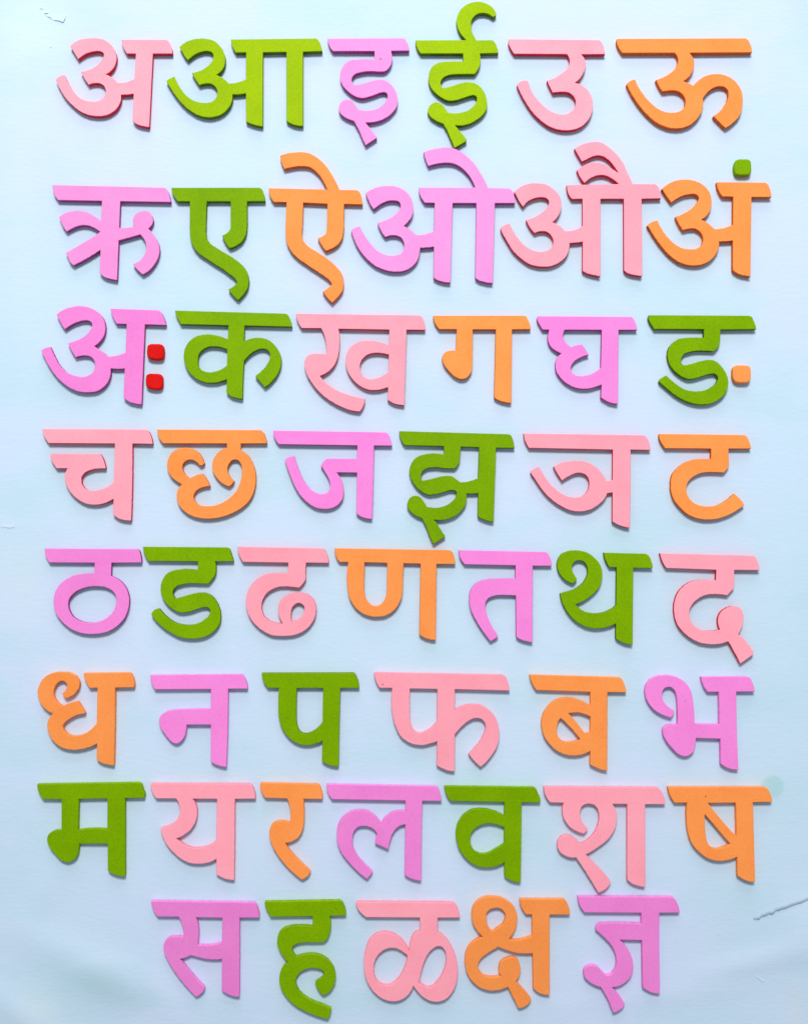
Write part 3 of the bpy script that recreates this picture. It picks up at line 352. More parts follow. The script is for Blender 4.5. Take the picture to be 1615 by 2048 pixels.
920.6,893.4* 919.9,909.2 918.6,922.1 914.6,931.8 907.4,937.4* 889.6,936.6 873.5,935.0 854.2,936.6 846.2,940.6 841.7,949.5 842.2,958.3 844.6,961.1* 857.4,959.1 875.2,954.3 891.3,951.4 902.5,952.4 912.2,958.3 919.9,964.3* 937.9,962.4 955.7,956.2* 957.6,894.7*
@nya pink
1046.6,866.7* 1285.3,870.4* 1290.4,872.1 1296.4,882.4 1299.4,892.6 1299.8,900.2* 1260.1,899.4* 1260.1,969.2 1258.4,1055.7* 1246.1,1053.5 1234.2,1049.2 1224.0,1043.3* 1224.3,984.9* 1213.5,986.6* 1208.7,997.3 1198.5,1007.5 1184.8,1016.9 1171.2,1022.0 1154.2,1023.3 1140.6,1021.1 1121.8,1012.6 1103.1,999.8 1086.1,982.8 1070.8,960.7 1060.5,945.4* 1065.7,938.5 1077.6,933.4* 1086.1,948.8 1098.0,965.8 1111.6,979.4 1127.0,989.6 1140.6,994.4 1155.9,994.4 1167.8,989.6 1175.5,979.4 1177.7,967.5 1175.5,955.6 1168.7,948.4 1159.3,945.7 1150.8,946.5 1137.2,952.2 1123.5,961.5* 1115.0,948.8 1106.5,933.4* 1120.1,925.8 1137.2,922.4 1154.2,921.5 1171.2,923.2 1186.5,930.9 1200.2,942.8 1208.7,955.6 1212.1,962.0* 1224.3,960.3* 1224.9,899.4* 1057.1,896.0* 1050.3,884.1
@tta orange
1318.4,867.7* 1486.6,869.8* 1490.7,871.1 1496.2,880.0 1499.6,889.5 1501.3,897.4* 1456.0,897.4* 1456.4,915.4 1456.0,933.1 1452.6,938.5 1446.4,945.4* 1433.5,944.7 1417.2,944.3 1402.2,946.0 1388.5,951.5 1377.6,960.3 1372.2,971.2 1371.9,983.5 1375.6,994.4 1384.5,1003.9 1398.1,1010.7 1414.4,1012.8 1429.4,1011.4 1444.4,1005.3 1456.7,997.1 1467.6,987.3* 1478.5,997.1 1488.0,1010.1* 1475.7,1018.9 1462.1,1027.1 1444.4,1034.6 1426.7,1038.7 1409.0,1039.3 1392.6,1036.6 1374.9,1029.1 1358.6,1014.8 1347.7,1001.2 1341.5,984.9 1340.6,967.2 1343.6,949.4 1353.1,937.2 1365.4,927.0 1380.4,920.2 1398.1,917.7 1421.2,917.7* 1421.2,897.4* 1329.3,896.7* 1322.5,886.8 1317.0,873.2
@ttha purple
89.3,1097.0* 273.5,1098.1* 277.0,1099.5 280.5,1107.9 282.9,1125.3* 223.0,1125.7* 222.0,1151.7* 232.4,1156.6 243.6,1165.0 252.6,1177.5 257.5,1191.5 258.2,1208.2 254.7,1224.9 246.4,1240.2 232.4,1254.1 214.3,1263.9 194.8,1267.8 175.3,1268.1 155.8,1264.6 139.1,1256.2 123.8,1243.0 112.6,1227.7 107.7,1211.0 108.4,1191.5 114.0,1176.1 125.2,1163.6 141.9,1153.1 158.6,1148.3 172.5,1146.9 188.5,1146.2* 189.5,1125.7* 99.4,1125.3* 93.8,1117.6 90.3,1106.5
231.7,1191.5 225.5,1182.4 215.7,1176.1 203.2,1173.1 187.8,1172.6 172.5,1174.7 158.6,1179.6 146.1,1188.0 138.4,1198.4 136.3,1209.6 139.1,1222.1 146.1,1233.3 157.2,1240.9 172.5,1245.1 189.2,1245.1 204.6,1240.9 217.1,1233.3 226.9,1222.1 231.7,1209.6 232.7,1199.8
@dda green
285.9,1093.3* 452.0,1094.7* 456.6,1095.3 461.8,1106.0 465.0,1115.1 467.0,1122.7* 429.9,1122.9* 429.3,1151.5 424.7,1158.7 416.3,1167.8* 400.0,1167.4 379.2,1166.9 363.6,1169.1 353.2,1173.0 346.7,1179.5 345.4,1186.6 347.0,1193.1 350.6,1197.0* 366.2,1192.9 383.1,1187.9 397.4,1185.3 410.4,1185.6 420.8,1189.9 431.2,1200.9 438.4,1215.2 441.6,1230.8 439.0,1247.7 428.6,1262.0 414.3,1271.8 397.4,1277.0 381.8,1277.6 363.6,1275.7 345.4,1267.9 327.2,1256.2 312.9,1243.2 302.5,1228.9* 305.8,1222.4 311.6,1217.8 318.8,1217.6* 325.9,1226.9 336.3,1236.0 349.3,1244.5 362.3,1248.8 377.9,1249.7 393.5,1247.5 406.5,1240.6 416.9,1232.1 420.6,1221.7 418.2,1215.9 412.4,1214.2 400.0,1216.5 384.4,1221.7 371.4,1225.0 359.7,1225.0 348.0,1219.8 335.0,1210.0 325.9,1197.0 321.4,1182.7 322.0,1168.4 328.5,1152.8 338.9,1143.7 350.6,1140.1 395.1,1140.1* 395.9,1122.9* 296.7,1122.3* 290.8,1112.5 286.9,1102.1
@ddha pink
475.1,1093.4* 644.4,1096.6* 648.3,1098.2 653.5,1108.6 656.8,1119.0 657.2,1126.2* 611.7,1125.5* 610.6,1142.4 610.4,1160.6 606.1,1167.1 598.3,1175.6* 587.2,1174.3 571.6,1173.0 556.0,1174.3 543.0,1179.5 532.6,1187.9 526.1,1198.3 522.9,1211.3 524.2,1223.0 530.0,1234.7 540.4,1241.9 550.8,1245.8 565.1,1247.1* 559.9,1237.3 556.3,1224.3 556.7,1211.3 561.2,1199.6 571.6,1190.5 584.6,1186.0 598.9,1185.3 611.9,1187.3 622.3,1194.4 630.1,1206.1 632.1,1220.4 630.1,1233.4 623.6,1246.4 611.9,1259.4 596.3,1267.9 579.4,1271.8 561.2,1272.4 543.0,1270.5 527.4,1263.3 513.1,1252.3 500.1,1236.0 493.0,1217.8 491.7,1199.6 496.2,1180.1 505.3,1165.8 519.6,1153.5 533.9,1147.4 549.5,1145.7 575.5,1146.6* 576.2,1125.5* 485.8,1124.2* 480.6,1115.1 476.1,1103.4
582.7,1242.5* 581.4,1233.4 582.0,1223.0 585.9,1212.6 592.4,1206.8 598.9,1205.9 606.1,1210.0 608.9,1216.5 607.4,1224.3 601.5,1233.4 593.7,1239.3
@nna orange
668.7,1096.4* 898.3,1100.1* 902.4,1101.7 907.4,1111.8 909.6,1121.8 910.0,1128.5* 872.7,1128.1* 871.8,1197.0 870.7,1280.3* 857.3,1278.6 847.3,1275.3 838.1,1268.9* 840.6,1127.6* 806.6,1126.8* 805.5,1155.2 804.6,1180.3 802.1,1197.0 793.8,1213.7 782.1,1225.4 768.7,1232.1 753.6,1234.1 738.6,1232.5 721.9,1225.4 706.8,1211.2 698.5,1195.4 695.1,1178.6 696.0,1124.3* 679.2,1124.3* 672.6,1115.1 669.7,1105.1
728.6,1124.8* 728.1,1155.2 727.7,1177.0 730.2,1193.7 735.2,1203.7 741.9,1210.4 750.3,1212.9 758.7,1210.7 767.0,1202.9 772.0,1190.3 773.2,1173.6 773.7,1155.2 773.7,1126.0*
@ta purple
917.4,1100.2* 1089.0,1103.7* 1092.9,1104.7 1098.7,1113.8 1102.0,1122.9 1102.6,1132.0* 1064.7,1131.6* 1064.3,1184.0 1064.3,1284.8* 1053.2,1282.8 1041.5,1279.6 1031.8,1273.7* 1031.1,1190.8* 1018.1,1190.5 1001.2,1190.3 988.2,1191.6 977.8,1195.1 971.3,1202.9 970.0,1215.2 973.9,1232.1 983.0,1251.6 995.4,1271.1* 993.4,1275.0* 980.2,1283.1* 970.0,1269.8 957.0,1250.3 945.3,1229.5 939.1,1212.6 938.2,1194.4 940.1,1181.4 947.9,1169.7 962.2,1161.3 977.8,1157.8 996.0,1157.0 1029.8,1157.0* 1030.5,1131.0* 928.4,1128.8* 921.3,1119.0 917.7,1108.6
@tha green
1206.9,1105.3* 1290.7,1107.4* 1294.8,1109.1 1300.2,1118.6 1303.7,1128.1 1304.7,1136.6* 1265.8,1135.6* 1265.1,1199.0 1264.4,1289.6* 1251.2,1287.5 1240.3,1283.4 1230.8,1276.6* 1231.0,1247.3* 1219.9,1252.1 1206.3,1255.9 1189.9,1257.3 1172.2,1254.1 1154.5,1245.3 1139.5,1231.7 1128.6,1215.3 1122.5,1201.7 1119.8,1186.7* 1131.3,1184.0 1146.3,1179.2 1158.6,1171.7 1168.1,1162.2 1173.6,1149.9 1174.7,1139.0 1172.2,1129.5 1165.4,1122.7 1157.2,1120.7 1149.0,1122.7 1143.6,1129.5 1142.9,1137.7 1147.0,1148.6 1153.1,1157.4* 1152.4,1160.2* 1145.6,1167.4* 1138.1,1164.7 1127.2,1158.1 1117.7,1145.9 1113.3,1130.9 1115.0,1120.0 1121.8,1109.1 1132.7,1102.9 1146.3,1100.6 1161.3,1101.6 1176.3,1106.3 1188.5,1115.9 1198.1,1126.8 1203.5,1141.8 1203.5,1155.4 1199.4,1170.4 1191.3,1182.6 1179.0,1193.5 1165.4,1202.4 1149.7,1208.5* 1158.6,1216.7 1168.1,1222.8 1179.0,1225.8 1195.4,1226.6 1209.0,1224.2 1219.9,1219.4 1231.5,1210.6* 1232.4,1134.7* 1217.8,1134.3* 1211.7,1124.1 1208.3,1114.5
@da pink
1319.0,1106.4* 1504.4,1111.1* 1508.7,1112.5 1513.6,1122.8 1517.2,1131.3 1518.3,1140.6* 1467.4,1140.1* 1467.1,1175.4* 1453.8,1190.8* 1440.3,1189.0 1426.1,1188.3 1410.4,1190.4 1397.6,1196.1 1386.2,1205.4 1379.1,1216.7 1377.6,1229.6 1380.5,1242.4 1387.6,1251.6 1399.0,1258.8 1413.2,1262.0 1426.1,1262.0 1439.2,1259.5* 1435.3,1248.1 1435.3,1235.3 1440.3,1225.3 1450.3,1216.7 1463.1,1212.5 1474.5,1213.2 1482.3,1219.6 1485.6,1231.0 1485.2,1243.8 1481.6,1256.6 1475.2,1268.7* 1485.9,1276.6 1495.8,1289.4 1506.5,1304.3* 1504.4,1310.0* 1479.5,1327.5* 1468.8,1306.5 1455.2,1283.0* 1441.7,1287.2 1426.1,1289.0 1410.4,1288.0 1393.3,1283.7 1376.2,1273.7 1362.0,1260.9 1352.0,1245.2 1347.4,1226.7 1347.7,1206.8 1353.4,1188.3 1366.2,1172.6 1381.9,1163.3 1399.0,1159.8 1416.1,1159.4 1431.0,1160.9* 1431.5,1139.8* 1332.1,1136.3* 1326.4,1128.5 1321.4,1117.1
@dha orange
167.5,1346.4* 258.0,1345.4* 261.5,1347.1 266.5,1357.1 269.3,1368.5 267.9,1374.9* 230.2,1375.6* 229.8,1443.9 227.8,1531.1* 215.2,1529.4 202.4,1525.8 193.2,1518.7* 194.2,1487.4* 182.5,1493.1 166.8,1498.0 148.3,1500.2 131.2,1498.0 114.1,1489.5 102.7,1476.7 96.3,1462.4 94.2,1451.1 97.7,1438.2 105.6,1427.3* 94.2,1421.1 84.2,1411.2 77.8,1398.4 75.4,1384.1 79.9,1367.0 88.5,1354.9 102.7,1347.1 121.2,1344.0 136.9,1345.0 149.7,1350.7 156.8,1359.2 159.7,1368.5 156.8,1378.4 149.7,1387.7 132.6,1396.9* 127.6,1392.7 124.8,1386.3* 131.9,1379.8 134.8,1371.3 131.9,1364.2 124.8,1361.3 115.5,1365.6 109.1,1375.6 107.0,1387.0 109.8,1398.4 116.3,1406.9 125.2,1412.6* 138.3,1406.9 155.7,1402.9* 164.0,1415.4 170.4,1426.1* 166.8,1428.0* 154.0,1430.4 139.8,1437.5 129.8,1445.4 125.5,1452.5 129.8,1463.9 139.8,1471.0 152.6,1472.4 166.8,1468.9 181.1,1459.6 193.6,1447.1* 195.0,1375.6* 179.6,1376.3* 173.2,1365.6 168.9,1355.6
@na purple
300.2,1350.4* 480.7,1348.8* 484.8,1349.8 490.9,1360.0 494.3,1369.5 494.7,1377.7* 455.9,1377.7* 455.5,1439.0 452.4,1534.3* 439.8,1532.3 428.9,1528.2 421.5,1523.4* 421.5,1449.5* 373.4,1449.5* 371.7,1463.5 367.6,1475.8 360.8,1483.9 352.0,1488.0 343.1,1483.9 332.2,1471.7 322.0,1456.7 317.7,1441.7 320.7,1432.2 329.5,1424.7 343.1,1420.6 364.9,1419.2 421.5,1418.3* 421.7,1378.4* 310.4,1379.0* 304.3,1369.5 301.3,1358.6
@pa green
523.2,1346.1* 703.4,1345.7* 708.2,1346.3 713.7,1355.9 717.1,1365.4 718.1,1376.3* 680.3,1375.9* 678.2,1452.6 676.9,1533.2* 665.3,1532.3 653.0,1528.2 643.5,1522.1* 644.6,1481.9* 632.6,1487.3 621.7,1490.1 609.4,1490.7 594.5,1487.3 579.5,1477.8 568.6,1464.9 560.4,1448.5 557.0,1429.4 556.3,1406.3 557.4,1375.9* 535.2,1375.9* 528.4,1366.8 524.3,1355.9
593.4,1376.3* 592.4,1404.9 592.4,1432.2 593.8,1449.9 597.9,1460.8 604.0,1466.6 612.2,1467.6 623.1,1464.2 634.0,1456.7 644.9,1444.2* 646.0,1376.3*
@pha pink
747.6,1344.9* 1004.3,1349.5* 1009.9,1352.3 1015.5,1365.3 1018.3,1375.5 1018.8,1381.6* 909.1,1378.7* 909.1,1421.0* 917.0,1414.5 928.2,1410.8 943.0,1408.9 959.8,1410.2 974.6,1418.2 987.6,1431.2 995.1,1447.0 997.8,1467.5 995.1,1487.9 985.8,1506.5 972.8,1523.2 960.7,1534.0* 948.6,1523.2 936.5,1508.0* 948.6,1496.3 959.8,1482.3 968.1,1465.6 970.9,1450.7 965.3,1440.5 956.1,1436.3 944.9,1437.7 931.9,1445.2 920.8,1455.4 909.1,1468.9* 908.7,1542.7* 896.6,1541.8 883.6,1537.1 872.8,1530.6* 873.8,1482.7* 861.3,1487.0 850.2,1489.8 833.5,1490.1 816.7,1485.1 801.9,1474.0 792.6,1458.2 786.1,1437.7 782.9,1415.4 783.7,1376.1* 759.1,1376.1* 752.6,1365.3 748.9,1354.1
819.1,1377.4* 819.0,1404.3 819.5,1435.9 822.3,1450.7 827.9,1461.9 837.2,1466.5 850.2,1462.8 863.2,1454.5 873.4,1442.4* 874.3,1378.3*
@ba orange
1058.6,1349.8* 1237.1,1354.9* 1241.2,1355.9 1246.6,1365.4 1250.0,1375.0 1252.1,1384.9* 1214.2,1384.5* 1213.9,1452.6 1213.5,1541.8* 1200.3,1539.1 1188.0,1534.3 1179.2,1528.9* 1179.9,1502.3* 1167.6,1507.8 1158.1,1510.5 1144.4,1511.6 1126.7,1508.5 1110.4,1500.3 1096.8,1486.7 1087.2,1471.7 1083.1,1455.3 1082.5,1439.0 1088.6,1422.6 1100.9,1407.6 1115.8,1398.1 1132.2,1395.1 1147.2,1396.5 1162.2,1401.5 1180.1,1410.4* 1179.9,1384.1* 1072.2,1380.4* 1065.4,1370.9 1060.7,1360.0
1120.6,1436.3* 1115.2,1444.4 1112.7,1456.7 1113.8,1468.9 1119.9,1478.5 1129.5,1484.6 1143.1,1483.9 1160.1,1479.2* 1149.9,1466.2 1134.9,1449.9
1136.0,1427.0* 1148.5,1425.4 1160.8,1426.0 1170.3,1429.4 1179.9,1433.3* 1179.9,1464.9* 1175.8,1466.0 1171.7,1467.6 1162.2,1457.4 1149.9,1441.7
@bha purple
1401.2,1354.0* 1494.0,1353.5* 1498.7,1354.8 1503.3,1364.1 1507.2,1373.3 1508.4,1383.4* 1471.3,1383.4* 1472.4,1453.8 1475.8,1539.8* 1463.9,1539.0 1451.5,1535.1 1440.6,1528.1* 1439.9,1477.8* 1391.1,1476.3* 1389.6,1489.4 1386.5,1501.8 1378.7,1510.3 1367.9,1513.0 1357.0,1509.6 1343.1,1496.4 1330.7,1480.2 1324.5,1464.7 1326.1,1455.4 1335.4,1450.7 1353.9,1450.0* 1354.3,1422.9 1352.4,1395.0 1349.3,1382.6 1343.1,1375.7 1334.6,1373.8 1326.1,1378.0 1323.3,1387.3 1324.5,1399.7 1332.3,1410.5 1347.4,1421.3* 1347.0,1426.0* 1342.3,1435.3* 1327.6,1431.4 1309.1,1421.3 1296.7,1407.4 1290.5,1393.5 1289.7,1376.4 1295.1,1364.1 1309.1,1354.0 1326.1,1350.9 1344.7,1352.0 1360.1,1357.9 1372.5,1367.9 1381.8,1384.2 1384.9,1399.7 1386.5,1415.1 1387.7,1448.0* 1437.8,1448.9* 1436.8,1383.9* 1414.3,1383.9* 1406.6,1373.3 1402.7,1362.5
@ma green
74.7,1568.6* 275.2,1565.5* 279.8,1566.3 286.0,1579.4 289.9,1591.8 288.3,1596.0* 250.1,1596.4* 250.1,1689.3 250.1,1752.5* 238.0,1752.0 225.6,1748.1 215.6,1741.2* 215.3,1687.5* 158.3,1687.5* 157.5,1700.2 154.4,1712.5 146.7,1721.1 135.9,1725.2 125.0,1722.6 111.1,1709.4 98.7,1694.0 94.1,1680.0 96.4,1669.2 106.4,1663.0 123.2,1661.1* 123.2,1598.8* 85.5,1598.3* 78.6,1587.2 75.2,1577.9
157.5,1598.3* 156.0,1660.7* 165.3,1659.1 214.8,1659.1* 214.8,1597.2*
@ya pink
301.1,1567.4* 496.5,1567.8* 500.1,1568.5 506.5,1577.1 510.0,1588.5 510.5,1597.7* 469.4,1598.1* 469.2,1663.9 468.0,1760.8* 455.2,1759.3 442.4,1755.1 432.4,1748.7* 432.8,1718.3* 423.9,1723.0 412.5,1726.6 396.8,1728.0 381.1,1726.6 364.1,1719.5 348.4,1706.7 334.1,1690.3 325.6,1673.9 321.0,1656.8* 332.7,1653.3 344.1,1648.3 352.7,1641.1 358.4,1629.8 359.8,1618.4 357.6,1607.0 352.0,1597.3* 312.1,1597.0* 305.7,1587.0 302.1,1577.1
384.7,1597.7* 390.4,1607.0 394.0,1619.8 393.3,1635.4 388.3,1649.7 378.3,1662.5 366.9,1671.1 352.0,1677.2* 364.1,1687.4 375.4,1693.1 388.3,1696.3 401.1,1696.0 415.3,1692.4 432.4,1681.7* 433.8,1598.1*
@ra orange
520.2,1566.3* 634.2,1568.5* 637.5,1570.2 642.0,1580.3 644.8,1589.3 644.3,1598.5* 606.6,1598.1* 607.8,1611.8 608.3,1628.6 607.2,1648.8 603.8,1663.4 597.1,1674.7 585.9,1682.5 570.1,1686.5* 576.9,1698.2 588.1,1711.7 603.8,1727.4 620.4,1742.9* 618.4,1748.8 602.7,1759.4* 588.1,1747.7 570.1,1729.7 554.4,1709.5 543.2,1689.3 538.7,1672.4 539.3,1657.8 544.3,1647.7 552.2,1643.2 562.3,1642.1 578.6,1645.2* 580.8,1635.4 580.2,1619.6 577.4,1606.2 574.1,1597.2* 530.3,1596.0* 524.1,1587.1 520.7,1577.0
@la purple
652.7,1568.9* 869.1,1572.9* 873.7,1574.0 879.2,1585.6 882.3,1594.9 882.3,1602.3* 844.0,1601.9* 842.8,1673.8 841.7,1762.1* 828.9,1759.8 818.0,1755.9 808.7,1749.7* 810.3,1649.4* 801.0,1650.9 791.7,1657.6 784.0,1669.2 779.3,1683.1 776.2,1698.9* 763.8,1693.2 749.6,1687.0* 750.7,1678.5 753.8,1668.9* 748.4,1659.9 739.1,1654.5 726.7,1651.9 715.9,1654.0 707.3,1663.8 704.2,1680.0 706.6,1697.1 714.3,1712.5 726.7,1726.5 744.5,1743.2* 742.2,1748.1 732.9,1758.2* 717.4,1745.8 697.3,1724.9 681.8,1704.8 674.1,1684.7 673.0,1664.6 677.2,1646.0 688.0,1632.0 701.9,1623.5 717.4,1620.4 732.9,1622.0 746.8,1629.7 761.2,1647.8* 770.0,1634.4 782.4,1625.9 794.8,1622.4 810.3,1622.8* 810.3,1601.4* 663.2,1598.8* 657.0,1588.7 653.6,1579.4
@va green
887.9,1572.5* 1065.7,1574.8* 1069.8,1575.9 1075.2,1585.4 1079.3,1595.0 1080.4,1605.2* 1042.6,1604.8* 1041.9,1672.6 1040.9,1765.2* 1028.9,1763.9 1018.0,1759.8 1008.5,1753.0* 1008.2,1725.0* 997.6,1730.5 986.7,1733.9 971.7,1735.3 955.4,1733.2 939.0,1724.4 926.8,1712.1 917.2,1697.1 911.8,1679.4 911.1,1663.1 915.9,1645.4 926.8,1630.4 940.4,1620.8 955.4,1617.8 970.4,1618.1 989.4,1622.9 1007.8,1632.0* 1008.2,1604.1* 900.9,1602.4* 892.7,1590.9 889.3,1580.0
1007.8,1654.6* 993.5,1649.4 978.5,1647.0 964.9,1648.8 952.6,1654.9 943.1,1664.4 939.7,1678.0 941.7,1691.7 948.6,1702.6 958.1,1707.3 970.4,1708.3 984.0,1702.6 994.9,1695.8 1007.8,1688.3*
@sha pink
1086.8,1573.7* 1313.4,1575.3* 1318.3,1577.7 1324.7,1587.4 1328.7,1598.6 1329.5,1608.8* 1289.3,1608.8* 1289.3,1672.7 1289.8,1773.8* 1276.4,1772.5 1263.5,1767.7 1253.5,1759.6* 1253.5,1608.3* 1223.6,1608.0* 1230.5,1619.6 1232.9,1632.4 1231.3,1650.2 1224.9,1666.3 1213.6,1680.7 1199.1,1692.0 1171.0,1709.4* 1186.3,1725.8 1205.6,1745.1 1220.9,1763.7* 1218.5,1769.3 1195.9,1785.7* 1183.0,1764.5 1166.9,1738.7 1151.2,1715.4* 1139.6,1715.4 1126.7,1710.5 1117.0,1701.7 1113.5,1690.4 1117.0,1679.1 1126.7,1671.1 1138.0,1671.1 1147.6,1676.7 1160.2,1688.8* 1170.2,1684.0 1181.4,1674.3 1191.1,1661.4 1195.9,1648.5 1197.5,1632.4 1195.1,1619.6 1189.5,1611.5 1179.8,1608.0 1170.2,1608.3 1162.9,1613.1 1159.7,1622.8 1159.7,1634.1 1165.3,1646.9 1174.5,1657.4* 1174.2,1659.8* 1167.7,1667.5* 1152.4,1663.0 1136.3,1651.8 1126.7,1637.3 1123.5,1621.2 1126.7,1605.9* 1099.3,1605.1* 1092.1,1595.4 1087.7,1584.1
@ssa orange
1334.9,1574.5* 1528.0,1574.5* 1532.5,1576.0 1539.2,1587.2 1542.9,1597.6 1542.9,1604.2* 1504.7,1604.7* 1506.9,1683.7 1509.0,1764.0* 1495.4,1763.3 1485.0,1758.8 1473.8,1751.4* 1473.5,1713.8* 1459.7,1719.4 1447.8,1721.6 1432.9,1722.1 1415.1,1717.2 1397.3,1704.6 1382.4,1686.7 1375.0,1664.4 1372.0,1639.2 1373.5,1605.7* 1348.2,1605.7* 1340.8,1594.6 1336.3,1582.7
1408.4,1628.8* 1408.9,1654.0 1410.7,1671.9 1414.4,1686.7 1422.5,1695.6 1432.9,1698.6 1444.8,1695.6 1459.7,1688.2* 1447.8,1674.8 1432.9,1657.0
1414.4,1606.2* 1424.0,1618.4 1446.3,1645.1 1461.2,1662.2 1472.3,1671.9* 1471.6,1639.2 1470.5,1605.7*
@sa purple
302.3,1802.6* 505.5,1805.6* 509.2,1806.7 515.1,1817.2 518.6,1829.0 518.1,1835.7* 479.0,1835.7* 479.0,1898.9 478.4,1994.0* 465.4,1992.5 455.0,1988.8 443.4,1981.4* 443.8,1918.2* 428.2,1919.4 413.3,1918.5 400.0,1915.5 380.9,1910.8* 373.2,1914.5 359.1,1918.5* 371.7,1934.6 388.1,1953.9 409.3,1976.2* 407.4,1982.1 391.3,1994.0* 373.2,1974.7 353.9,1950.9 337.6,1925.6 328.6,1906.3 326.9,1891.5 330.9,1881.1 339.0,1875.1 350.9,1873.6 365.0,1875.1* 367.3,1867.7 365.8,1855.8 362.1,1843.9 357.6,1833.8* 315.3,1833.5* 307.8,1823.1 303.4,1811.2
391.5,1835.0* 395.5,1848.4 397.3,1863.2 396.7,1876.6 395.2,1890.3* 408.9,1891.8 425.2,1890.7 443.8,1885.8* 444.6,1835.7*
@ha green
529.2,1804.0* 677.5,1801.5* 681.9,1802.8 688.3,1812.9 691.5,1824.4 691.5,1831.3* 659.1,1832.0* 658.5,1868.8 654.0,1878.9 647.0,1884.7* 629.3,1885.3 608.9,1885.3 593.7,1887.8 584.8,1892.9 584.2,1901.8 592.4,1914.5* 606.4,1910.0 620.4,1908.1 635.6,1910.0 650.8,1917.0 662.3,1928.5 669.2,1942.4 670.9,1958.9 666.1,1974.2 657.2,1985.6 645.8,1991.3* 636.9,1981.8 629.9,1964.6* 638.1,1960.2 645.8,1953.8 648.6,1946.2 643.2,1939.9 631.8,1936.7 617.8,1936.7 606.4,1940.5 596.2,1948.8 591.2,1958.9 591.8,1970.4 596.2,1980.5 606.4,1991.9 622.9,2002.1 642.0,2009.7 662.0,2018.0* 661.0,2026.2 655.3,2038.9* 636.9,2033.8 614.0,2024.9 591.2,2012.2 572.1,1994.5 562.0,1978.0 558.2,1960.2 560.7,1943.7 567.1,1932.3 575.7,1925.0* 565.8,1913.2 558.2,1900.5 554.1,1885.3 555.6,1871.3 563.2,1859.9 575.9,1854.2 591.2,1852.0 624.8,1853.6* 625.2,1832.6* 541.0,1834.1* 534.7,1823.1 530.2,1812.9
@lla pink
711.6,1804.3* 901.6,1805.5* 907.5,1807.3 914.2,1816.2 917.9,1826.6 919.0,1835.5* 874.8,1835.8* 874.5,1865.2* 888.2,1874.2 900.1,1890.5 909.0,1908.3 914.2,1930.6 914.6,1951.4 910.5,1972.2 901.6,1988.6 888.2,2000.5 873.3,2004.2 857.0,2001.2 843.6,1993.0 834.7,1984.1 826.5,1971.9* 819.8,1985.6 809.4,1996.0 797.5,2002.0 782.7,2003.2 766.3,1999.0 751.5,1988.6 738.1,1972.2 729.9,1951.4 727.4,1927.7 729.9,1903.9 738.1,1881.6 750.0,1869.7 764.8,1865.0 779.7,1866.0 796.1,1874.2 807.9,1886.1 817.6,1902.4* 819.8,1886.1 824.3,1872.7 830.2,1866.0 839.9,1863.0* 839.1,1835.5* 732.2,1834.8* 721.7,1826.6 714.3,1816.2
814.2,1911.3* 805.0,1903.9 794.6,1897.9 782.7,1895.7 770.8,1898.7 758.9,1906.9 750.0,1920.2 747.0,1935.1 747.8,1950.0 753.0,1961.8 758.9,1968.5 769.3,1971.5 781.2,1970.0 793.1,1961.8 803.5,1947.0 810.9,1930.6
837.4,1966.6* 845.1,1971.5 854.0,1976.0 862.9,1974.5 874.8,1963.3 883.7,1950.0 889.7,1933.6 891.9,1917.3 889.7,1902.4 883.7,1894.2 875.6,1892.3 865.9,1897.2 855.5,1908.3 848.1,1923.2 842.1,1942.5
@ksha orange
1038.7,1798.9* 1126.0,1798.9* 1129.6,1800.4 1134.7,1809.1 1138.4,1819.3 1139.1,1829.8* 1098.6,1829.5* 1098.3,1896.4 1098.6,1990.3* 1086.7,1989.5 1075.1,1985.2 1065.6,1976.4* 1064.6,1906.9* 1048.9,1907.3 1031.4,1905.9 1015.4,1901.5 996.5,1894.2* 981.9,1902.2 968.8,1911.0 958.7,1921.1 955.0,1934.2 958.7,1944.4 965.9,1951.7 977.6,1955.0 987.8,1954.9 1002.0,1953.2* 997.2,1944.4 997.2,1932.8 1002.3,1923.3 1013.9,1916.8 1025.6,1914.6 1032.9,1918.2 1038.7,1928.4 1040.4,1941.5 1037.2,1953.2 1031.0,1963.6* 1041.6,1975.0 1051.8,1986.6 1061.7,1999.4* 1060.5,2002.6 1038.7,2016.9* 1035.8,2016.5* 1025.6,1995.4 1015.4,1974.3* 1002.3,1979.3 987.8,1982.0 973.2,1980.8 958.7,1975.0 944.1,1963.3 933.9,1947.3 929.3,1927.0 930.3,1909.5 936.8,1893.5 948.5,1881.9 965.9,1874.6* 954.3,1862.9 945.6,1848.4 942.4,1832.4 944.8,1816.4 952.8,1803.3 965.9,1796.0 984.8,1793.8 1002.3,1796.7 1016.9,1804.7 1028.5,1816.4 1033.6,1830.9 1032.9,1846.9 1027.0,1864.4 1016.4,1879.7* 1028.5,1881.1 1043.0,1878.9 1063.4,1873.1* 1063.4,1829.2* 1051.1,1828.7* 1044.5,1819.3 1039.8,1809.1
973.2,1825.1 972.5,1838.2 973.9,1851.3 979.0,1859.3 983.8,1864.4* 993.6,1857.1 1003.8,1849.8 1009.6,1838.2 1009.6,1828.0 1005.2,1820.7 996.5,1816.1 986.3,1816.7 977.6,1820.0
@gya purple
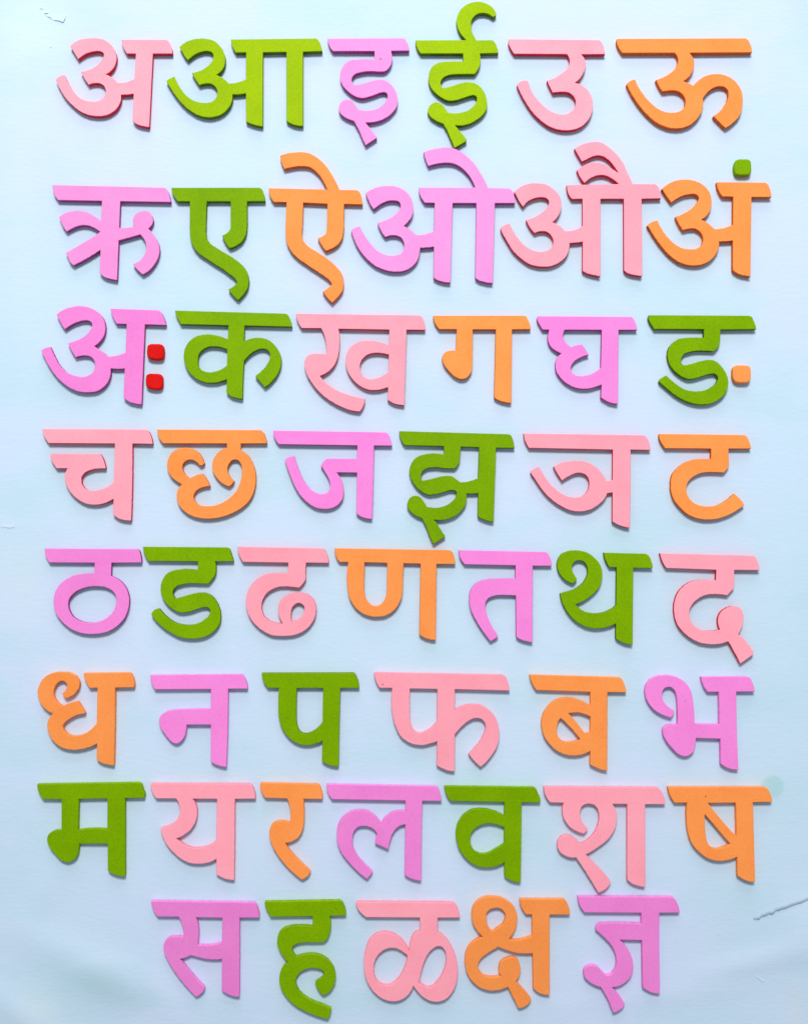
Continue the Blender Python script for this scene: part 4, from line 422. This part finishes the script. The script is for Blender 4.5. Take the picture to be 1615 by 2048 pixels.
1155.0,1793.5* 1341.5,1794.5* 1346.5,1795.7 1352.9,1805.6 1357.2,1815.6 1358.6,1825.6* 1317.7,1825.9* 1317.6,1893.9 1319.2,1987.6* 1305.9,1986.5 1294.5,1982.2 1284.3,1975.1* 1283.1,1880.7* 1237.9,1879.7* 1249.0,1891.1 1258.9,1905.3 1264.6,1922.4 1265.3,1939.5 1260.4,1953.7 1250.4,1965.1 1237.6,1972.3 1222.6,1975.1* 1231.9,1985.1 1241.8,1997.9 1248.7,2007.9* 1246.8,2012.1 1226.9,2025.7* 1224.8,2025.0* 1216.2,2002.2 1200.5,1974.4* 1189.1,1970.8 1176.3,1963.0 1167.8,1953.7 1166.4,1943.8 1170.6,1935.2 1179.2,1931.7 1190.6,1932.4 1199.1,1939.5 1209.8,1950.9* 1219.1,1950.9 1224.8,1946.6 1230.4,1936.7 1231.9,1922.4 1229.0,1905.3 1221.9,1891.1 1210.5,1878.3 1190.6,1859.8* 1192.0,1854.1 1199.1,1847.6* 1244.7,1846.9 1282.0,1848.4* 1282.0,1825.9* 1168.5,1825.3* 1160.7,1815.6 1156.4,1804.2
'''

def contour(txt):
    P = []; K = []
    for t in txt.split():
        k = t.endswith('*'); a, b = t.rstrip('*').split(',')
        P.append(Vector((float(a), float(b)))); K.append(k)
    return P, K

def smooth_contour(P, K, step=2.2, sigma=2.8):
    N = len(P); runs = []
    def tan(j):
        a, b, c = P[(j-1) % N], P[j], P[(j+1) % N]
        da = (b-a).length; dc = (c-b).length
        return ((b-a)/da*dc+(c-b)/dc*da)/(da+dc)
    pts = []
    for i in range(N):
        p1, p2 = P[i], P[(i+1) % N]; c1, c2 = K[i], K[(i+1) % N]
        d = (p2-p1).length
        n = max(1, round(d/step))
        pts.append((p1, c1, False))
        if c1 and c2:
            n = max(1, round(d/9.0))
            for k in range(1, n): pts.append((p1.lerp(p2, k/n), True, True))
            continue
        m1 = None if c1 else tan(i); m2 = None if c2 else tan((i+1) % N)
        if m1 is None: m1 = (2*(p2-p1)/d-m2).normalized()
        if m2 is None: m2 = (2*(p2-p1)/d-m1).normalized()
        for k in range(1, n):
            t = k/n
            pts.append(((2*t**3-3*t*t+1)*p1+(t**3-2*t*t+t)*d*m1+(3*t*t-2*t**3)*p2+(t**3-t*t)*d*m2, False, False))
    # low-pass between corners
    M = len(pts); out = []
    R = 3
    for i in range(M):
        p, c, _ = pts[i]
        if c: out.append(p.copy()); continue
        # largest symmetric window that does not cross a corner
        r = 0
        while r < R and not pts[(i-r) % M][1] and not pts[(i+r) % M][1]: r += 1
        acc = Vector((0, 0)); ws = 0
        for k in range(-r, r+1):
            wgt = math.exp(-(k*step)**2/(2*sigma**2)); acc += pts[(i+k) % M][0]*wgt; ws += wgt
        out.append(acc/ws)
    return out, [q[1] for q in pts]

def offset(pts, d, sign):
    """shift every point inwards (towards the material) by d, mitred at corners"""
    M = len(pts); out = []
    for i in range(M):
        a, b, c = pts[i-1], pts[i], pts[(i+1) % M]
        u = (b-a); v = (c-b)
        if u.length < 1e-6 or v.length < 1e-6: out.append(b.copy()); continue
        u.normalize(); v.normalize()
        n1 = Vector((-u.y, u.x))*sign; n2 = Vector((-v.y, v.x))*sign
        n = n1+n2
        if n.length < 0.3: n = n1
        n.normalize()
        k = max(0.5, n.dot(n1))
        out.append(b+n*(d/k))
    return out

def area2(p): return 0.5*sum(p[i-1].x*p[i].y-p[i].x*p[i-1].y for i in range(len(p)))

def cutout(name, contours, mats, thick, rings, rough=0.0, seed=0, sigma=2.8):
    """board piece: flat face, softly rounded rim, sawn wall, underside"""
    loops = []
    for ci, txt in enumerate(contours):
        P, K = contour(txt)
        pts, corner = smooth_contour(P, K, 2.2, sigma)
        clean = [pts[0]]; cc = [corner[0]]
        for p, k in zip(pts[1:], corner[1:]):
            if (p-clean[-1]).length > 0.35: clean.append(p); cc.append(k)
        if (clean[0]-clean[-1]).length < 0.35: clean.pop(); cc.pop()
        if rough:
            for i, p in enumerate(clean):
                if cc[i]: continue
                q = noise.noise(Vector((p.x/4.2, p.y/4.2, seed)))*rough
                a, c = clean[i-1], clean[(i+1) % len(clean)]
                t = (c-a)
                if t.length > 1e-6:
                    t.normalize(); clean[i] = p+Vector((-t.y, t.x))*q
        A = area2(clean)
        if (A < 0) != (ci > 0): clean.reverse()      # outer A>0, holes A<0
        loops.append(clean)
    verts = []; faces = []; midx = []; ringids = []
    for lp in loops:
        ids = []
        for (ins, dz) in rings:                       # from the face down to the wall
            z = thick-dz
            ring = offset(lp, ins, 1.0) if ins > 0 else lp
            base = len(verts)
            kz = (HC-T)/HC
            for p in ring:
                q = W(NX+(p.x-NX)*kz, NY+(p.y-NY)*kz, z); verts.append(q)
            ids.append(base)
        ringids.append((ids, len(lp)))
        for r in range(len(rings)-1):
            a0, b0 = ids[r], ids[r+1]; n = len(lp)
            for i in range(n):
                j = (i+1) % n
                faces.append((a0+i, a0+j, b0+j, b0+i)); midx.append(1 if r >= len(rings)-2 else 0)
    cap = [[verts[ids[0]+i] for i in range(n)] for ids, n in ringids]
    flat = [ids[0]+i for ids, n in ringids for i in range(n)]
    ncap = len(faces)
    for tri in tessellate_polygon(cap):
        faces.append(tuple(flat[k] for k in tri)); midx.append(0)
    low = [ids[-1]+i for ids, n in ringids for i in range(n)]
    for tri in tessellate_polygon([[verts[ids[-1]+i] for i in range(n)] for ids, n in ringids]):
        faces.append(tuple(low[k] for k in tri)); midx.append(1)
    # origin in the middle of the piece, on the paper
    cx = sum(v.x for v in verts)/len(verts); cy = sum(v.y for v in verts)/len(verts)
    o0 = Vector((cx, cy, 0))
    verts = [v-o0 for v in verts]
    me = bpy.data.meshes.new(name); me.from_pydata(verts, [], faces); me.update()
    for m in mats: me.materials.append(m)
    for k, p in enumerate(me.polygons):
        p.material_index = midx[k]; p.use_smooth = k < ncap
    bm = bmesh.new(); bm.from_mesh(me); bmesh.ops.recalc_face_normals(bm, faces=bm.faces); bm.to_mesh(me); bm.free()
    me.set_sharp_from_angle(angle=math.radians(48))
    # set_sharp clears flat flags on some versions: put them back
    for k, p in enumerate(me.polygons):
        p.use_smooth = k < ncap
    o = bpy.data.objects.new(name, me); C.objects.link(o); o.location = o0
    return o

LETTER_RINGS = [(1.15, 0.0), (0.75, 0.10), (0.32, 0.42), (0.0, 1.15), (0.0, T)]
DOT_RINGS = [(3.6, 0.0), (2.2, 0.2), (1.1, 0.8), (0.4, 1.8), (0.0, 3.4), (0.3, T)]

LIT_EDGE_KEYS = {'ma', 'ya', 'ra', 'la', 'va', 'sha', 'ssa', 'sa', 'ha', 'lla', 'ksha', 'gya', 'pha', 'na', 'dha', 'ba', 'bha'}  # lower-row letters whose edge colour carries painted light
INFO = {
 'a': 'pink wooden letter अ at the left end of the top row',
 'aa': 'green wooden letter आ with two stems, between pink अ and lilac इ',
 'i': 'lilac wooden letter इ with a curled tail, left of green ई',
 'ii': 'green wooden letter ई with a hook above its bar, tallest in the top row',
 'u': 'pink wooden letter उ with one open bowl, between green ई and orange ऊ',
 'uu': 'orange wooden letter ऊ at the right end of the top row',
 'ri': 'lilac wooden letter ऋ crossed by a stem, left end of the second row',
 'e': 'green wooden letter ए with a swinging tail, between lilac ऋ and orange ऐ',
 'ai': 'orange wooden letter ऐ with a curved stroke above its bar',
 'o': 'lilac wooden letter ओ with one curved stroke above two stems',
 'au': 'pink wooden letter औ with two curved strokes above its bar',
 'am': 'orange wooden letter अ under the green dot, right end of the second row',
 'dot1': 'green square dot with rounded corners above the orange letter अ',
 'ah': 'lilac wooden letter अ beside the two red dots',
 'dot2': 'upper red square dot beside the lilac letter अ',
 'dot3': 'lower red square dot beside the foot of the lilac letter अ',
 'ka': 'green wooden letter क with a loop and a hook, right of the red dots',
 'kha': 'pink wooden letter ख with a long slanting foot and a round bowl, third row',
 'ga': 'orange wooden letter ग with a drop-shaped short leg',
 'gha': 'lilac wooden letter घ with a notched bowl open under its bar, third row',
 'nga': 'green wooden letter ङ beside the orange dot, end of the third row',
 'dot4': 'orange square dot to the right of the green letter ङ',
 'ca': 'pink wooden letter च at the left end of the fourth row',
 'cha': 'orange wooden letter छ with curled loops, between pink च and lilac ज',
 'ja': 'lilac wooden letter ज with a long open hook, right of orange छ',
 'jha': 'green wooden letter झ with a tail reaching down toward orange ण',
 'nya': 'pink wooden letter ञ with an open curl, between green झ and orange ट',
 'tta': 'orange wooden letter ट open to the right, end of the fourth row',
 'ttha': 'lilac wooden letter ठ with a closed ring, left end of its row',
 'dda': 'green wooden letter ड between lilac ठ and pink ढ',
 'ddha': 'pink wooden letter ढ with a small inner loop, right of green ड',
 'nna': 'orange wooden letter ण with a U-shaped bowl beside a separate stem',
 'ta': 'lilac wooden letter त between orange ण and green थ',
 'tha': 'green wooden letter थ with a curled head, left of pink द',
 'da': 'pink wooden letter द with a ball and slanting tail, right end of its row',
 'dha': 'orange wooden letter ध with a curled head, directly above green म',
 'na': 'lilac wooden letter न with a leaf-shaped arm, between orange ध and green प',
 'pa': 'green wooden letter प with one closed bowl, between lilac न and pink फ',
 'pha': 'pink wooden letter फ with a hook on the right of its stem',
 'ba': 'orange wooden letter ब with a diagonal bar inside its round bowl',
 'bha': 'lilac wooden letter भ with a curled head, right end above orange ष',
 'ma': 'green wooden letter म with a square hole, left end below orange ध',
 'ya': 'pink wooden letter य between green म and orange र',
 'ra': 'narrow orange wooden letter र with a single slanting leg',
 'la': 'lilac wooden letter ल with heart-like double arch, right of orange र',
 'va': 'green wooden letter व with a round hole, between lilac ल and pink श',
 'sha': 'pink wooden letter श whose ball-ended tail almost touches lilac ज्ञ',
 'ssa': 'orange wooden letter ष with a diagonal bar, beside the round green stain',
 'sa': 'lilac wooden letter स at the left end of the bottom row',
 'ha': 'green wooden letter ह with a long lower curl, in the bottom row',
 'lla': 'pink wooden letter ळ with two oval loops, middle of the bottom row',
 'ksha': 'orange wooden letter क्ष with a looped head, right of pink ळ',
 'gya': 'lilac wooden letter ज्ञ at the right end of the bottom row',
}


cur = None; things = []
for ln in DATA.strip().splitlines():
    ln = ln.strip()
    if ln.startswith('@'):
        cur = (ln[1:].split()[0], ln.split()[1], []); things.append(cur)
    elif ln: cur[2].append(ln)
for i, (key, colour, cons) in enumerate(things):
    label = INFO[key]
    if key.startswith('dot'):
        o = cutout('wooden_dot', cons, [FACE[OWN.get(key, colour)], EDGE_DOT[colour]], T+1.0, [(a, b if b < T else T+1.0) for a, b in DOT_RINGS], 0.0, i, 1.0)
        o['category'] = 'dot'; o['group'] = 'small square wooden dots beside letters'
    else:
        late = key in LIT_EDGE_KEYS
        o = cutout('wooden_letter', cons, [FACE[OWN.get(key, colour)], (EDGE_LIT if late else EDGE)[colour]], T, LETTER_RINGS, 0.55, i*3.7)
        o['category'] = 'letter'; o['group'] = 'painted wooden Devanagari letters in rows'
    o['label'] = label
